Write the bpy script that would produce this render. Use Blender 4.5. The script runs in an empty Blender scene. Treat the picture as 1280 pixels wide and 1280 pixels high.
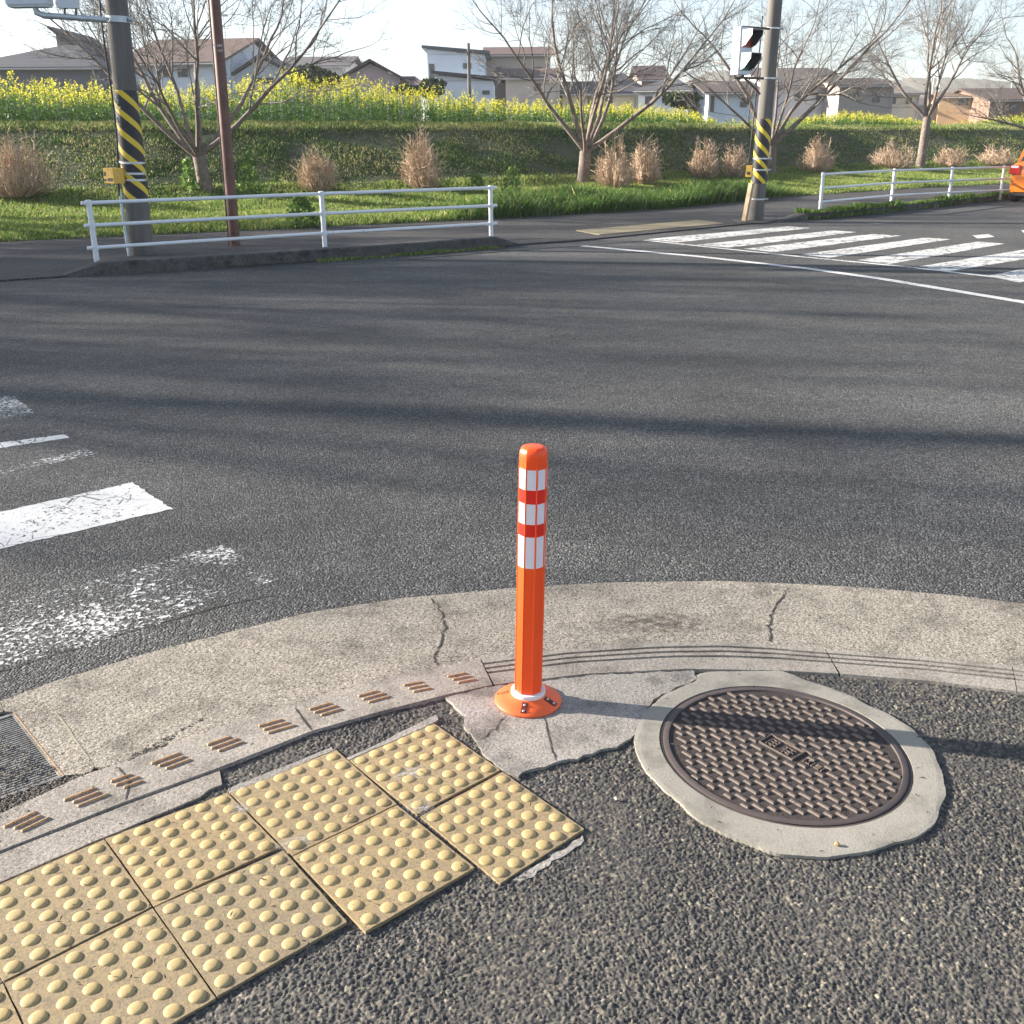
import bpy, bmesh, math, random
import numpy as np
from mathutils import Vector, Matrix
rad = math.radians
# ------------------------------------------------------------------ camera
scene = bpy.context.scene
COL = scene.collection
F, PITCH, ROLL, HC = 1276.1256, 0.3478, -0.0083, 1.5963
_c, _s = math.cos(PITCH), math.sin(PITCH)
FW = Vector((0, _c, -_s)); _u0 = Vector((0, _s, _c)); _r0 = Vector((1, 0, 0))
RT = _r0*math.cos(ROLL) + _u0*math.sin(ROLL)
UP = -_r0*math.sin(ROLL) + _u0*math.cos(ROLL)
cd = bpy.data.cameras.new('camera'); cam = bpy.data.objects.new('camera', cd); COL.objects.link(cam)
cam.matrix_world = Matrix(((RT.x, UP.x, -FW.x, 0), (RT.y, UP.y, -FW.y, 0), (RT.z, UP.z, -FW.z, HC), (0, 0, 0, 1)))
cd.sensor_width = 36; cd.lens = 36*F/1280; cd.clip_start = .05; cd.clip_end = 6000
scene.camera = cam
scene.render.resolution_x = scene.render.resolution_y = 1024
# ------------------------------------------------------------------ light
SUN_EL = rad(18); SUN_AZ = rad(168)            # azimuth counter-clockwise from +x
sdir = Vector((math.cos(SUN_EL)*math.cos(SUN_AZ), math.cos(SUN_EL)*math.sin(SUN_AZ), math.sin(SUN_EL)))
w = bpy.data.worlds.new('World'); scene.world = w; w.use_nodes = True
nt = w.node_tree; nt.nodes.clear()
sky = nt.nodes.new('ShaderNodeTexSky'); sky.sky_type = 'NISHITA'; sky.sun_disc = False
sky.sun_elevation = SUN_EL; sky.sun_rotation = math.atan2(sdir.x, sdir.y)
sky.air_density = 1.0; sky.dust_density = 1.0; sky.ozone_density = 3.0
bg = nt.nodes.new('ShaderNodeBackground'); bg.inputs[1].default_value = 0.075
wo = nt.nodes.new('ShaderNodeOutputWorld')
hs = nt.nodes.new('ShaderNodeHueSaturation'); hs.inputs['Saturation'].default_value = .66; nt.links.new(sky.outputs[0], hs.inputs['Color']); nt.links.new(hs.outputs[0], bg.inputs[0]); nt.links.new(bg.outputs[0], wo.inputs[0])
sl = bpy.data.lights.new('sun', 'SUN'); sl.energy = 5.0; sl.angle = rad(.55); sl.color = (1, .90, .78)
so = bpy.data.objects.new('sun', sl); COL.objects.link(so)
so.rotation_euler = (-sdir).to_track_quat('-Z', 'Y').to_euler()
scene.view_settings.view_transform = 'Standard'; scene.view_settings.look = 'None'
scene.view_settings.exposure = 1.92; scene.view_settings.gamma = 1
rng = np.random.default_rng(7); random.seed(7)
# ------------------------------------------------------------------ placing
def ray(px, py): return FW + RT*((px-640)/F) - UP*((py-640)/F)
def G(px, py, z=0.0):
    d = ray(px, py); t = (z-HC)/d.z; return Vector((d.x*t, d.y*t, z))
def R(px, py, Y):
    d = ray(px, py); t = Y/d.y; return Vector((d.x*t, Y, HC+d.z*t))
EX = [-120, -60, -30, -9, 0, 4, 8, 14, 17.2, 40, 90]; EY = [-10, 5, 11.5, 18.4, 23.3, 26.2, 31.2, 36.3, 38.3, 53, 80]
def yE(x): return np.interp(x, EX, EY)
PT = [-50, 0, .25, 2.5, 4.5, 5.5, 8.6, 9.4, 14, 17, 22, 400]; PZ = [.03, .03, .07, .22, .42, .75, 2.0, 2.12, 2.15, 1.9, .0, -.2]
def tz(x, y):
    t = (y-yE(x))*.82
    return np.interp(t, PT, PZ)
def T(px, py):
    d = ray(px, py); s = 15.0
    while s < 200:
        p = Vector((d.x*s, d.y*s, HC+d.z*s))
        if p.z < float(tz(p.x, p.y)): break
        s += .05
    return Vector((p.x, p.y, float(tz(p.x, p.y))))
# ------------------------------------------------------------------ objects
def tag(o, label=None, cat=None, group=None, kind=None):
    if label: o['label'] = label
    if cat: o['category'] = cat
    if group: o['group'] = group
    if kind: o['kind'] = kind
    return o
def empty(name, loc, label, cat, group=None, rz=0):
    o = bpy.data.objects.new(name, None); COL.objects.link(o); o.location = loc; o.rotation_euler[2] = rz
    o.empty_display_size = .1
    return tag(o, label, cat, group)
class MB:
    def __init__(s): s.v = []; s.f = []; s.m = []
    def add(s, vs, fs, M=None, mi=0):
        b = len(s.v)
        s.v += [tuple(M @ Vector(v)) if M else tuple(v) for v in vs]
        s.f += [tuple(b+i for i in f) for f in fs]; s.m += [mi]*len(fs)
    def box(s, x0, x1, y0, y1, z0, z1, M=None, mi=0, bev=0):
        if bev:
            b = bev; vs = []
            for z, k in ((z0, 0), (z1-b, 0), (z1, b)):
                vs += [(x0+k, y0+k, z), (x1-k, y0+k, z), (x1-k, y1-k, z), (x0+k, y1-k, z)]
            fs = [(3, 2, 1, 0), (8, 9, 10, 11)]
            for a in (0, 4):
                for i in range(4): j = (i+1) % 4; fs.append((a+i, a+j, a+4+j, a+4+i))
            s.add(vs, fs, M, mi); return
        vs = [(x, y, z) for z in (z0, z1) for x, y in ((x0, y0), (x1, y0), (x1, y1), (x0, y1))]
        s.add(vs, [(3, 2, 1, 0), (4, 5, 6, 7), (0, 1, 5, 4), (1, 2, 6, 5), (2, 3, 7, 6), (3, 0, 4, 7)], M, mi)
    def tube(s, pts, rs, n=8, cap=True, M=None, mi=0):
        pts = [Vector(p) for p in pts]
        if not isinstance(rs, (list, tuple)): rs = [rs]*len(pts)
        vs = []; up = None
        for i, p in enumerate(pts):
            d = (pts[min(i+1, len(pts)-1)]-pts[max(i-1, 0)]).normalized()
            if up is None: up = Vector((0, 0, 1)) if abs(d.z) < .9 else Vector((1, 0, 0))
            a = d.cross(up).normalized(); b = d.cross(a); up = -b if False else up
            for k in range(n):
                th = 2*math.pi*k/n; vs.append(p+(a*math.cos(th)+b*math.sin(th))*rs[i])
        fs = [(i*n+k, i*n+(k+1) % n, (i+1)*n+(k+1) % n, (i+1)*n+k) for i in range(len(pts)-1) for k in range(n)]
        if cap: fs += [tuple(range(n-1, -1, -1)), tuple((len(pts)-1)*n+k for k in range(n))]
        s.add(vs, fs, M, mi)
    def lathe(s, prof, n=32, M=None, mi=0):
        vs = [(r*math.cos(2*math.pi*k/n), r*math.sin(2*math.pi*k/n), z) for r, z in prof for k in range(n)]
        fs = [(i*n+k, i*n+(k+1) % n, (i+1)*n+(k+1) % n, (i+1)*n+k) for i in range(len(prof)-1) for k in range(n)]
        fs.append(tuple((len(prof)-1)*n+k for k in range(n)))
        s.add(vs, fs, M, mi)
    def build(s, name, mat, parent=None, smooth=False, loc=None):
        me = bpy.data.meshes.new(name); me.from_pydata(s.v, [], s.f)
        for m_ in (mat if isinstance(mat, (list, tuple)) else [mat]): me.materials.append(m_)
        me.polygons.foreach_set('material_index', s.m)
        if smooth:
            me.polygons.foreach_set('use_smooth', [True]*len(me.polygons))
            if smooth != 'all':
                try: me.set_sharp_from_angle(angle=rad(smooth if smooth is not True else 40))
                except Exception: pass
        me.update()
        o = bpy.data.objects.new(name, me); COL.objects.link(o)
        if parent: o.parent = parent
        if loc is not None: o.location = loc
        return o
def npmesh(name, V, Fa, mats, mi=None, attrs=None, parent=None, smooth=False):
    """V (n,3), Fa (m,k) arrays"""
    me = bpy.data.meshes.new(name); k = Fa.shape[1]
    me.vertices.add(len(V)); me.vertices.foreach_set('co', V.astype(np.float32).ravel())
    me.loops.add(Fa.size); me.loops.foreach_set('vertex_index', Fa.astype(np.int32).ravel())
    me.polygons.add(len(Fa)); me.polygons.foreach_set('loop_start', np.arange(len(Fa), dtype=np.int32)*k)
    for m_ in mats: me.materials.append(m_)
    if mi is not None: me.polygons.foreach_set('material_index', mi.astype(np.int32))
    if smooth: me.polygons.foreach_set('use_smooth', np.ones(len(Fa), bool))
    me.update(calc_edges=True)
    for an, av in (attrs or {}).items():
        a = me.attributes.new(an, 'FLOAT', 'POINT'); a.data.foreach_set('value', av.astype(np.float32))
    o = bpy.data.objects.new(name, me); COL.objects.link(o)
    if parent: o.parent = parent
    return o
# ------------------------------------------------------------------ materials
class NT:
    def __init__(s, name):
        s.m = bpy.data.materials.new(name); s.m.use_nodes = True; s.t = s.m.node_tree
        s.b = s.t.nodes['Principled BSDF']; s.out = s.t.nodes['Material Output']
        s.co = s.t.nodes.new('ShaderNodeTexCoord'); s.P = s.co.outputs['Object']
    def n(s, typ, **kw):
        nd = s.t.nodes.new(typ)
        for k, v in kw.items():
            if k.startswith('i_'):
                key = k[2:]; key = int(key) if key.isdigit() else key
                if hasattr(v, 'is_linked') or isinstance(v, bpy.types.NodeSocket): s.t.links.new(v, nd.inputs[key])
                else: nd.inputs[key].default_value = v
            else: setattr(nd, k, v)
        return nd
    def noise(s, scale, detail=4, rough=.55, vec=None, dist=0):
        nd = s.n('ShaderNodeTexNoise', i_Scale=scale, i_Detail=detail, i_Roughness=rough, i_Distortion=dist)
        s.t.links.new(vec or s.P, nd.inputs['Vector']); return nd.outputs[0]
    def vor(s, scale, feature='F1', out='Color', vec=None, rnd=1.0):
        nd = s.n('ShaderNodeTexVoronoi', feature=feature, i_Scale=scale, i_Randomness=rnd)
        s.t.links.new(vec or s.P, nd.inputs['Vector']); return nd.outputs[out]
    def ramp(s, fac, stops, interp='LINEAR'):
        nd = s.n('ShaderNodeValToRGB'); nd.color_ramp.interpolation = interp; e = nd.color_ramp.elements
        while len(e) < len(stops): e.new(.5)
        for el, (p, c) in zip(e, stops):
            el.position = p; el.color = (c, c, c, 1) if isinstance(c, (int, float)) else (*c, 1)
        s.t.links.new(fac, nd.inputs[0]); return nd.outputs[0]
    def mix(s, fac, a, b, mode='MIX'):
        nd = s.n('ShaderNodeMix', data_type='RGBA', blend_type=mode)
        for v, k in ((fac, 0), (a, 6), (b, 7)):
            if isinstance(v, bpy.types.NodeSocket): s.t.links.new(v, nd.inputs[k])
            elif k == 0: nd.inputs[0].default_value = v
            else: nd.inputs[k].default_value = (*v, 1) if not isinstance(v, (int, float)) else (v, v, v, 1)
        return nd.outputs[2]
    def math(s, op, a, b=0.0, c=None):
        nd = s.n('ShaderNodeMath', operation=op)
        for v, k in ((a, 0), (b, 1), (c, 2)):
            if v is None: continue
            if isinstance(v, bpy.types.NodeSocket): s.t.links.new(v, nd.inputs[k])
            else: nd.inputs[k].default_value = v
        return nd.outputs[0]
    def set(s, key, v):
        if isinstance(v, bpy.types.NodeSocket): s.t.links.new(v, s.b.inputs[key])
        elif isinstance(v, (tuple, list)): s.b.inputs[key].default_value = (*v, 1)
        else: s.b.inputs[key].default_value = v
        return s
    def bump(s, h, strength=.5, dist=.01):
        nd = s.n('ShaderNodeBump', i_Strength=strength, i_Distance=dist); s.t.links.new(h, nd.inputs['Height'])
        s.t.links.new(nd.outputs[0], s.b.inputs['Normal'])
def simple(name, col, rough=.6, metal=0.0, var=.12, scale=8, bump=0, spec=.5, bscale=None):
    k = NT(name); n_ = k.noise(scale, 5)
    lo = tuple(c*(1-var) for c in col); hi = tuple(min(1, c*(1+var)) for c in col)
    k.set('Base Color', k.ramp(n_, [(.3, lo), (.7, hi)])).set('Roughness', rough).set('Metallic', metal)
    k.set('Specular IOR Level', spec)
    if bump: k.bump(k.noise(bscale or scale*4, 6), bump, .02)
    return k.m
M = {}
def asphalt(name, dark, light, sc, bstr, patch=True, bd=.006):
    k = NT(name)
    v = k.vor(sc); d = k.vor(sc, out='Distance')
    sep = k.n('ShaderNodeSeparateColor'); k.t.links.new(v, sep.inputs[0])
    col = k.ramp(sep.outputs[0], [(0, dark), (.55, tuple((a+b)/2 for a, b in zip(dark, light))), (.85, light), (1, tuple(c*1.7 for c in light))])
    big = k.ramp(k.noise(.5, 6, .65), [(.3, .68), (.5, 1.0), (.7, 1.25)]); mid = k.ramp(k.noise(6, 4), [(.3, .85), (.7, 1.13)])
    col = k.mix(1, k.mix(1, col, big, 'MULTIPLY'), mid, 'MULTIPLY')
    k.set('Base Color', col).set('Roughness', .85).set('Specular IOR Level', .35)
    h = k.math('ADD', k.math('MULTIPLY', sep.outputs[1], .8), k.math('MULTIPLY', d, -1.0))
    h = k.math('ADD', h, k.math('MULTIPLY', k.noise(sc*.45, 3), 1.2))
    k.bump(h, bstr, bd); return k.m
M['road'] = asphalt('road_asphalt', (.029, .031, .034), (.118, .117, .112), 120, 1.0, bd=.008)
M['road_far'] = asphalt('far_pavement_asphalt', (.027, .026, .027), (.066, .062, .059), 60, .5)
k = NT('sidewalk_asphalt')      # stones carry their own random tone
at = k.n('ShaderNodeAttribute', attribute_name='tone')
c_ = k.ramp(at.outputs['Fac'], [(0, (.020, .020, .023)), (.35, (.048, .047, .046)), (.65, (.092, .085, .073)), (.85, (.165, .145, .11)), (1, (.36, .32, .25))])
c_ = k.mix(1, c_, k.ramp(k.noise(1.7, 4), [(.3, .8), (.7, 1.15)]), 'MULTIPLY')
c_ = k.mix(k.ramp(k.noise(260, 3), [(.45, 0.0), (.75, .35)]), c_, (.15, .14, .12))
k.set('Base Color', c_).set('Roughness', .8); k.bump(k.noise(500, 3), .35, .002); M['side'] = k.m
def concrete(name, lo, hi, sc, spk=.35, bstr=.4, stain=(.62, 1.08)):
    k = NT(name)
    sep = k.n('ShaderNodeSeparateColor'); k.t.links.new(k.vor(sc), sep.inputs[0])
    col = k.mix(k.noise(3.5, 6, .6), lo, hi)
    col = k.mix(1, col, k.ramp(sep.outputs[0], [(0, 1-spk), (.2, 1-spk*.6), (.4, 1), (.85, 1), (1, 1+spk*.9)]), 'MULTIPLY')
    col = k.mix(1, col, k.ramp(k.noise(7, 7, .65), [(.32, stain[0]), (.5, 1), (.8, stain[1])]), 'MULTIPLY')
    k.set('Base Color', col).set('Roughness', .88).set('Specular IOR Level', .3)
    h = k.math('ADD', sep.outputs[1], k.math('MULTIPLY', k.noise(sc*.35, 4), 1.3))
    k.bump(h, bstr, .003); return k.m
M['apron'] = concrete('gutter_concrete', (.255, .23, .19), (.355, .32, .265), 230, .7, 1.0)
M['kerbstrip'] = concrete('kerb_concrete', (.25, .225, .195), (.34, .31, .27), 240, .4, .6)
M['patch'] = concrete('mortar_patch', (.24, .225, .205), (.36, .335, .30), 260, .4, .7, (.5, 1.1))
M['collar'] = concrete('manhole_collar', (.25, .235, .20), (.33, .31, .265), 420, .14, .3, (.66, 1.08))
M['far_conc'] = concrete('old_kerb_stone', (.05, .05, .047), (.12, .115, .105), 60, .3, .6, (.45, 1.2))
M['crack'] = simple('crack_dirt_and_void', (.035, .03, .025), .95, var=.3, scale=80)  # near-black for cracks and grit bed, painted shade in the grate void
M['joint'] = simple('joint_sand', (.30, .27, .20), .95, var=.3, scale=80)
k = NT('yellow_tile')
col = k.mix(k.noise(9, 6, .65), (.24, .185, .105), (.38, .295, .16))
col = k.mix(k.ramp(k.noise(150, 4), [(.46, 0.0), (.66, .75)]), col, (.17, .14, .10))
col = k.mix(k.ramp(k.noise(11, 7, .7), [(.50, 0.0), (.68, .55)]), col, (.19, .155, .115))
oi = k.n('ShaderNodeObjectInfo')
col = k.mix(1, col, k.ramp(oi.outputs['Random'], [(0, (.80, .82, .88)), (.5, (.95, .94, .92)), (1, (1.08, 1.04, .98))]), 'MULTIPLY')
col = k.mix(k.ramp(k.noise(38, 7, .75), [(.52, 0.0), (.66, .6)]), col, (.15, .125, .09))
col = k.mix(k.ramp(k.vor(260, out='Distance'), [(.08, .55), (.22, 0.0)]), col, (.10, .085, .065))
k.set('Base Color', col).set('Roughness', .75).set('Specular IOR Level', .35); k.bump(k.noise(240, 4), .5, .002); M['tile'] = k.m
k = NT('yellow_tile_stud')
col = k.mix(k.noise(30, 6, .65), (.34, .26, .12), (.47, .36, .165))
col = k.mix(k.ramp(k.noise(120, 5, .7), [(.52, 0.0), (.70, .6)]), col, (.24, .19, .12))
oi = k.n('ShaderNodeObjectInfo')
col = k.mix(1, col, k.ramp(oi.outputs['Random'], [(0, (.86, .87, .92)), (.5, (.96, .95, .94)), (1, (1.05, 1.02, .98))]), 'MULTIPLY')
k.set('Base Color', col).set('Roughness', .7).set('Specular IOR Level', .35); k.bump(k.noise(240, 4), .25, .002); M['tile_stud'] = k.m
k = NT('cast_iron')
col = k.mix(k.noise(40, 5), (.055, .042, .042), (.10, .08, .072)); k.set('Base Color', col).set('Roughness', .65).set('Metallic', .1)
k.bump(k.noise(300, 3), .25, .002); M['iron'] = k.m
M['iron_gap'] = simple('iron_recess_dark', (.045, .036, .033), .9, var=.35, scale=60, bump=.4)  # darker tone for the plate between the tread bars
M['iron_worn'] = simple('worn_iron', (.105, .082, .068), .6, .1, var=.25, scale=60, bump=.2)
M['rib'] = simple('brown_rib', (.42, .25, .12), .6, var=.35, scale=90, bump=.2)
M['grate'] = simple('galvanised_grate', (.17, .17, .165), .7, .2, var=.5, scale=18, bump=.2)
def paint(name, wear, col=(.70, .70, .68), sc=26, edge=.06):
    k = NT(name)
    n1 = k.noise(sc, 8, .72, dist=.6); n2 = k.noise(2.2, 4, .5)
    f = k.math('ADD', k.math('MULTIPLY', n1, .72), k.math('MULTIPLY', n2, .28))
    mask = k.ramp(f, [(wear-edge*.2, 0.0), (wear+edge*.3, 1.0)])
    cr = k.ramp(k.vor(9, 'DISTANCE_TO_EDGE', 'Distance', vec=None), [(0.0, .0), (.03, 1.0)])
    cr = k.math('MAXIMUM', cr, k.ramp(k.noise(3.3, 3), [(.46, 0.0), (.5, 1.0)]))
    mask = k.math('MULTIPLY', mask, cr)
    k.set('Base Color', k.mix(k.noise(60, 5), tuple(c*.75 for c in col), col)).set('Roughness', .7).set('Alpha', mask)
    k.bump(k.vor(110, out='Distance'), .35, .003); return k.m
M['paint_solid'] = paint('paint_slightly_cracked', .415, sc=34)
M['paint_mid'] = paint('paint_chipped', .44)
M['paint_half'] = paint('paint_half_gone', .53, sc=48, edge=.1)
M['paint_worn'] = paint('paint_mostly_gone', .55, sc=42, edge=.1)
_o = NT('orange_urethane'); _mp = _o.n('ShaderNodeMapping'); _mp.inputs['Scale'].default_value = (60, 60, 9); _o.t.links.new(_o.P, _mp.inputs[0])
M['orange'] = _o.set('Base Color', _o.mix(_o.ramp(_o.noise(1, 6, .7, vec=_mp.outputs[0]), [(.60, 0.0), (.78, .45)]), (1.0, .085, .008), (.42, .09, .03))).set('Roughness', .4).set('Subsurface Weight', .0).m
M['orange_base'] = simple('orange_base', (.86, .13, .03), .5, var=.08, scale=20)
M['refl_white'] = NT('white_reflective_film').set('Base Color', (.80, .76, .80)).set('Roughness', .3).m
M['refl_red'] = NT('red_film').set('Base Color', (.80, .022, .012)).set('Roughness', .3).m
M['white_plastic'] = simple('white_plastic', (.78, .78, .80), .4, var=.05)
M['steel_bolt'] = simple('bolt_steel', (.6, .57, .56), .3, .8)
M['slot'] = simple('slot_dark_red', (.10, .015, .01), .6)  # dark red block laid in place of the slot recess
M['ink'] = simple('dark_print', (.12, .03, .015), .6)
k = NT('fence_white'); k.set('Base Color', k.mix(k.ramp(k.noise(25, 5), [(.62, 0.0), (.72, .5)]), (.74, .76, .78), (.36, .30, .25))).set('Roughness', .45); M['fence'] = k.m
k = NT('pole_concrete'); st = k.n('ShaderNodeMapping'); st.inputs['Scale'].default_value = (9, 9, .7); k.t.links.new(k.P, st.inputs[0])
k.set('Base Color', k.ramp(k.noise(1, 6, .6, vec=st.outputs[0]), [(.25, (.075, .072, .068)), (.75, (.17, .16, .145))])).set('Roughness', .85); k.bump(k.noise(60, 4), .2, .01); M['pole'] = k.m
M['brown_steel'] = simple('brown_painted_steel', (.13, .055, .042), .5, var=.25, scale=6)
k = NT('black_yellow_wrap')
sp = k.n('ShaderNodeSeparateXYZ'); k.t.links.new(k.P, sp.inputs[0])
th = k.math('ARCTAN2', sp.outputs[1], sp.outputs[0])
fr = k.math('FRACT', k.math('ADD', k.math('MULTIPLY', sp.outputs[2], 1/.29), k.math('MULTIPLY', th, 3/(2*math.pi))))
k.set('Base Color', k.mix(k.ramp(fr, [(0, 0.0), (.34, 1.0)], 'CONSTANT'), (.72, .52, .03), (.014, .015, .022))).set('Roughness', .5); M['wrap'] = k.m
M['graffiti'] = simple('pale_blue_scrawl', (.38, .5, .56), .6, var=.4, scale=60)
M['galv'] = simple('galvanised_steel', (.48, .53, .56), .45, .5, var=.15)
M['band'] = simple('steel_band', (.55, .58, .6), .35, .7)
M['cable'] = simple('black_cable', (.02, .02, .022), .6)
M['ybox'] = simple('yellow_box', (.72, .44, .07), .5, var=.15, scale=20)
M['dark_panel'] = simple('dark_lettering', (.07, .055, .045), .6)
M['housing'] = simple('pale_signal_housing', (.58, .63, .68), .45, var=.06)
M['hood'] = simple('signal_hood', (.74, .74, .72), .4, var=.08)
M['hood_in'] = simple('hood_inside', (.02, .022, .026), .5)
M['lens_red'] = NT('dull_red_lens').set('Base Color', (.30, .06, .04)).set('Roughness', .25).m
M['lens_green'] = NT('dull_green_lens').set('Base Color', (.02, .10, .085)).set('Roughness', .25).m
M['guard_wood'] = simple('cable_guard_tan', (.48, .36, .22), .7, var=.2, scale=8)
k = NT('cherry_bark'); k.set('Base Color', k.ramp(k.noise(11, 6, .65), [(.25, (.085, .065, .055)), (.55, (.19, .15, .125)), (.8, (.32, .27, .22))])).set('Roughness', .85)
k.bump(k.noise(45, 5), .5, .02); M['bark'] = k.m
M['twig'] = simple('cherry_twig', (.17, .152, .135), .8, var=.3, scale=3)
M['shrub_stem'] = simple('dry_shrub_stem', (.53, .40, .28), .8, var=.35, scale=5)
M['shrub_dark'] = simple('shrub_dark_stem', (.30, .22, .16), .8, var=.35, scale=5)
def leafmat(name, stops, trans=.25):
    k = NT(name); at = k.n('ShaderNodeAttribute', attribute_name='tone')
    k.set('Base Color', k.ramp(at.outputs['Fac'], stops)).set('Roughness', .55).set('Specular IOR Level', .3)
    tr = k.n('ShaderNodeBsdfTranslucent'); k.t.links.new(k.b.inputs['Base Color'].links[0].from_socket, tr.inputs[0])
    mx = k.n('ShaderNodeMixShader', i_0=trans); k.t.links.new(k.b.outputs[0], mx.inputs[1]); k.t.links.new(tr.outputs[0], mx.inputs[2])
    k.t.links.new(mx.outputs[0], k.out.inputs[0]); return k.m
M['grass'] = leafmat('grass_blade', [(0, (.035, .08, .018)), (.45, (.09, .18, .03)), (.75, (.22, .32, .06)), (.9, (.38, .38, .13)), (1, (.50, .42, .24))], .35)
M['leaf'] = leafmat('herb_leaf', [(0, (.03, .08, .02)), (.6, (.09, .19, .035)), (1, (.24, .33, .08))], .35)
M['petal'] = leafmat('yellow_petal', [(0, (.50, .48, .05)), (.6, (.72, .66, .05)), (1, (.85, .78, .10))], .45)
M['evergreen'] = leafmat('evergreen_leaf', [(0, (.015, .03, .012)), (1, (.06, .09, .03))], .15)
k = NT('bank_soil_and_turf')
sp = k.n('ShaderNodeSeparateXYZ'); k.t.links.new(k.P, sp.inputs[0])
c_ = k.mix(k.ramp(k.noise(.8, 6, .7), [(.4, 0.0), (.62, 1.0)]), (.035, .06, .02), (.075, .075, .035))
c_ = k.mix(k.ramp(k.noise(9, 6, .7), [(.45, 0.0), (.7, .7)]), c_, (.03, .035, .018))
k.set('Base Color', c_).set('Roughness', .95); k.bump(k.noise(7, 7, .7), .8, .12); M['bank'] = k.m
M['earth'] = simple('field_earth', (.10, .10, .05), .95, var=.3, scale=.3)
M['hill'] = simple('hill_wood', (.13, .125, .10), .95, var=.3, scale=.02)
# ------------------------------------------------------------------ setting: ground sheets
def slab(name, poly, ztop, zbot, mat, parent=None, jag=0, seg=.04, kind='structure', slope=0):
    """extruded outline on the ground; poly = world xy list"""
    P = []
    n = len(poly)
    for i in range(n):
        a = Vector(poly[i][:2]); b = Vector(poly[(i+1) % n][:2]); L = (b-a).length
        m = max(1, int(L/seg)) if jag else 1
        for j in range(m):
            q = a.lerp(b, j/m)
            if jag and j: q += Vector((random.uniform(-jag, jag), random.uniform(-jag, jag)))
            P.append(q)
    bm = bmesh.new()
    tv = [bm.verts.new((q.x, q.y, ztop)) for q in P]; bv = [bm.verts.new((q.x, q.y, zbot)) for q in P]
    f = bm.faces.new(tv); f.normal_update()
    if f.normal.z < 0: f.normal_flip()
    for i in range(len(P)): j = (i+1) % len(P); bm.faces.new((tv[i], bv[i], bv[j], tv[j]))
    bmesh.ops.recalc_face_normals(bm, faces=bm.faces)
    bmesh.ops.triangulate(bm, faces=[f])
    me = bpy.data.meshes.new(name); bm.to_mesh(me); bm.free(); me.materials.append(mat)
    o = bpy.data.objects.new(name, me); COL.objects.link(o)
    if parent: o.parent = parent
    elif kind: o['kind'] = kind
    return o
def gp(pts, z=0): return [G(x, y, z) for x, y in pts]
m = MB(); m.add([(-590, -55, -.25), (590, -55, -.25), (590, 600, -.25), (-590, 600, -.25)], [(0, 1, 2, 3)])
tag(m.build('ground', M['earth']), kind='structure')
m = MB(); m.add([(-90, -40, 0), (90, -40, 0), (90, 80, 0), (-90, 80, 0)], [(0, 1, 2, 3)])
tag(m.build('road', M['road']), kind='structure')
# far pavement between kerb and grass edge
kerbL = gp([(75, 347), (150, 343), (300, 334), (400, 327), (530, 317), (650, 307)])
kerbR = gp([(985, 276), (1040, 272), (1100, 267), (1200, 256), (1280, 247)])
pf = [Vector((-80, -6, 0)), Vector((-30, 4.5, 0)), Vector((-12, 9.4, 0))] + kerbL + [G(720, 302), G(820, 292), G(930, 281)] + kerbR + [Vector((24, 37, 0)), Vector((45, 50, 0)), Vector((89, 76, 0))]
pb = [Vector((x, float(yE(x))+.5, 0)) for x in (89, 60, 40, 17.2, 14, 8, 4, 0, -9, -30, -80)]
slab('far_pavement', pf+pb, .022, -.02, M['road_far'])
# bank terrain
xs = np.concatenate([np.arange(-110, -30, 2.), np.arange(-30, 40, .35), np.arange(40, 91, 2.)])
ts = np.concatenate([[-.35, 0, .25, .6, 1, 1.5, 2], np.arange(2.4, 17, .3), [17.5, 19, 22, 30]])
Xg, Tg = np.meshgrid(xs, ts, indexing='ij'); Yg = yE(Xg)+Tg/.82; Zg = tz(Xg, Yg)
Zg = np.where(Tg < -.1, -.05, Zg + rng.normal(0, 1, Zg.shape)*np.where((Tg > .3) & (Tg < 15), .012, 0))
V = np.stack([Xg, Yg, Zg], -1).reshape(-1, 3); nx, ny = Xg.shape
ii = (np.arange(nx-1)[:, None]*ny + np.arange(ny-1)[None]).ravel()
Fq = np.stack([ii, ii+ny, ii+ny+1, ii+1], 1)
tag(npmesh('grass_bank', V, Fq, [M['bank']], smooth=True), kind='structure')
# hills far away
for nm, pts, Y in (('hill', [(700, 140), (790, 128), (845, 112), (862, 100), (885, 90), (905, 87), (925, 94), (950, 102), (1010, 100), (1080, 110), (1180, 135)], 420),
                   ('hill', [(1010, 140), (1090, 106), (1130, 98), (1180, 97), (1230, 99), (1290, 104), (1370, 100), (1500, 120), (1600, 140)], 340)):
    m = MB(); vs = []
    L = []
    for i in range(len(pts)-1):
        for j in range(12):
            f = j/12; L.append((pts[i][0]*(1-f)+pts[i+1][0]*f, pts[i][1]*(1-f)+pts[i+1][1]*f+random.uniform(-.8, .8)))
    for px, py in L:
        p = R(px, py, Y); vs += [(p.x, p.y-90, -1), (p.x, p.y-30, p.z*.55), (p.x, p.y, p.z), (p.x, p.y+90, -1)]
    fs = [(4*i+k_, 4*i+4+k_, 4*i+5+k_, 4*i+1+k_) for i in range(len(L)-1) for k_ in range(3)]
    m.add(vs, fs); tag(m.build(nm, M['hill'], smooth='all'), kind='structure')
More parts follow.
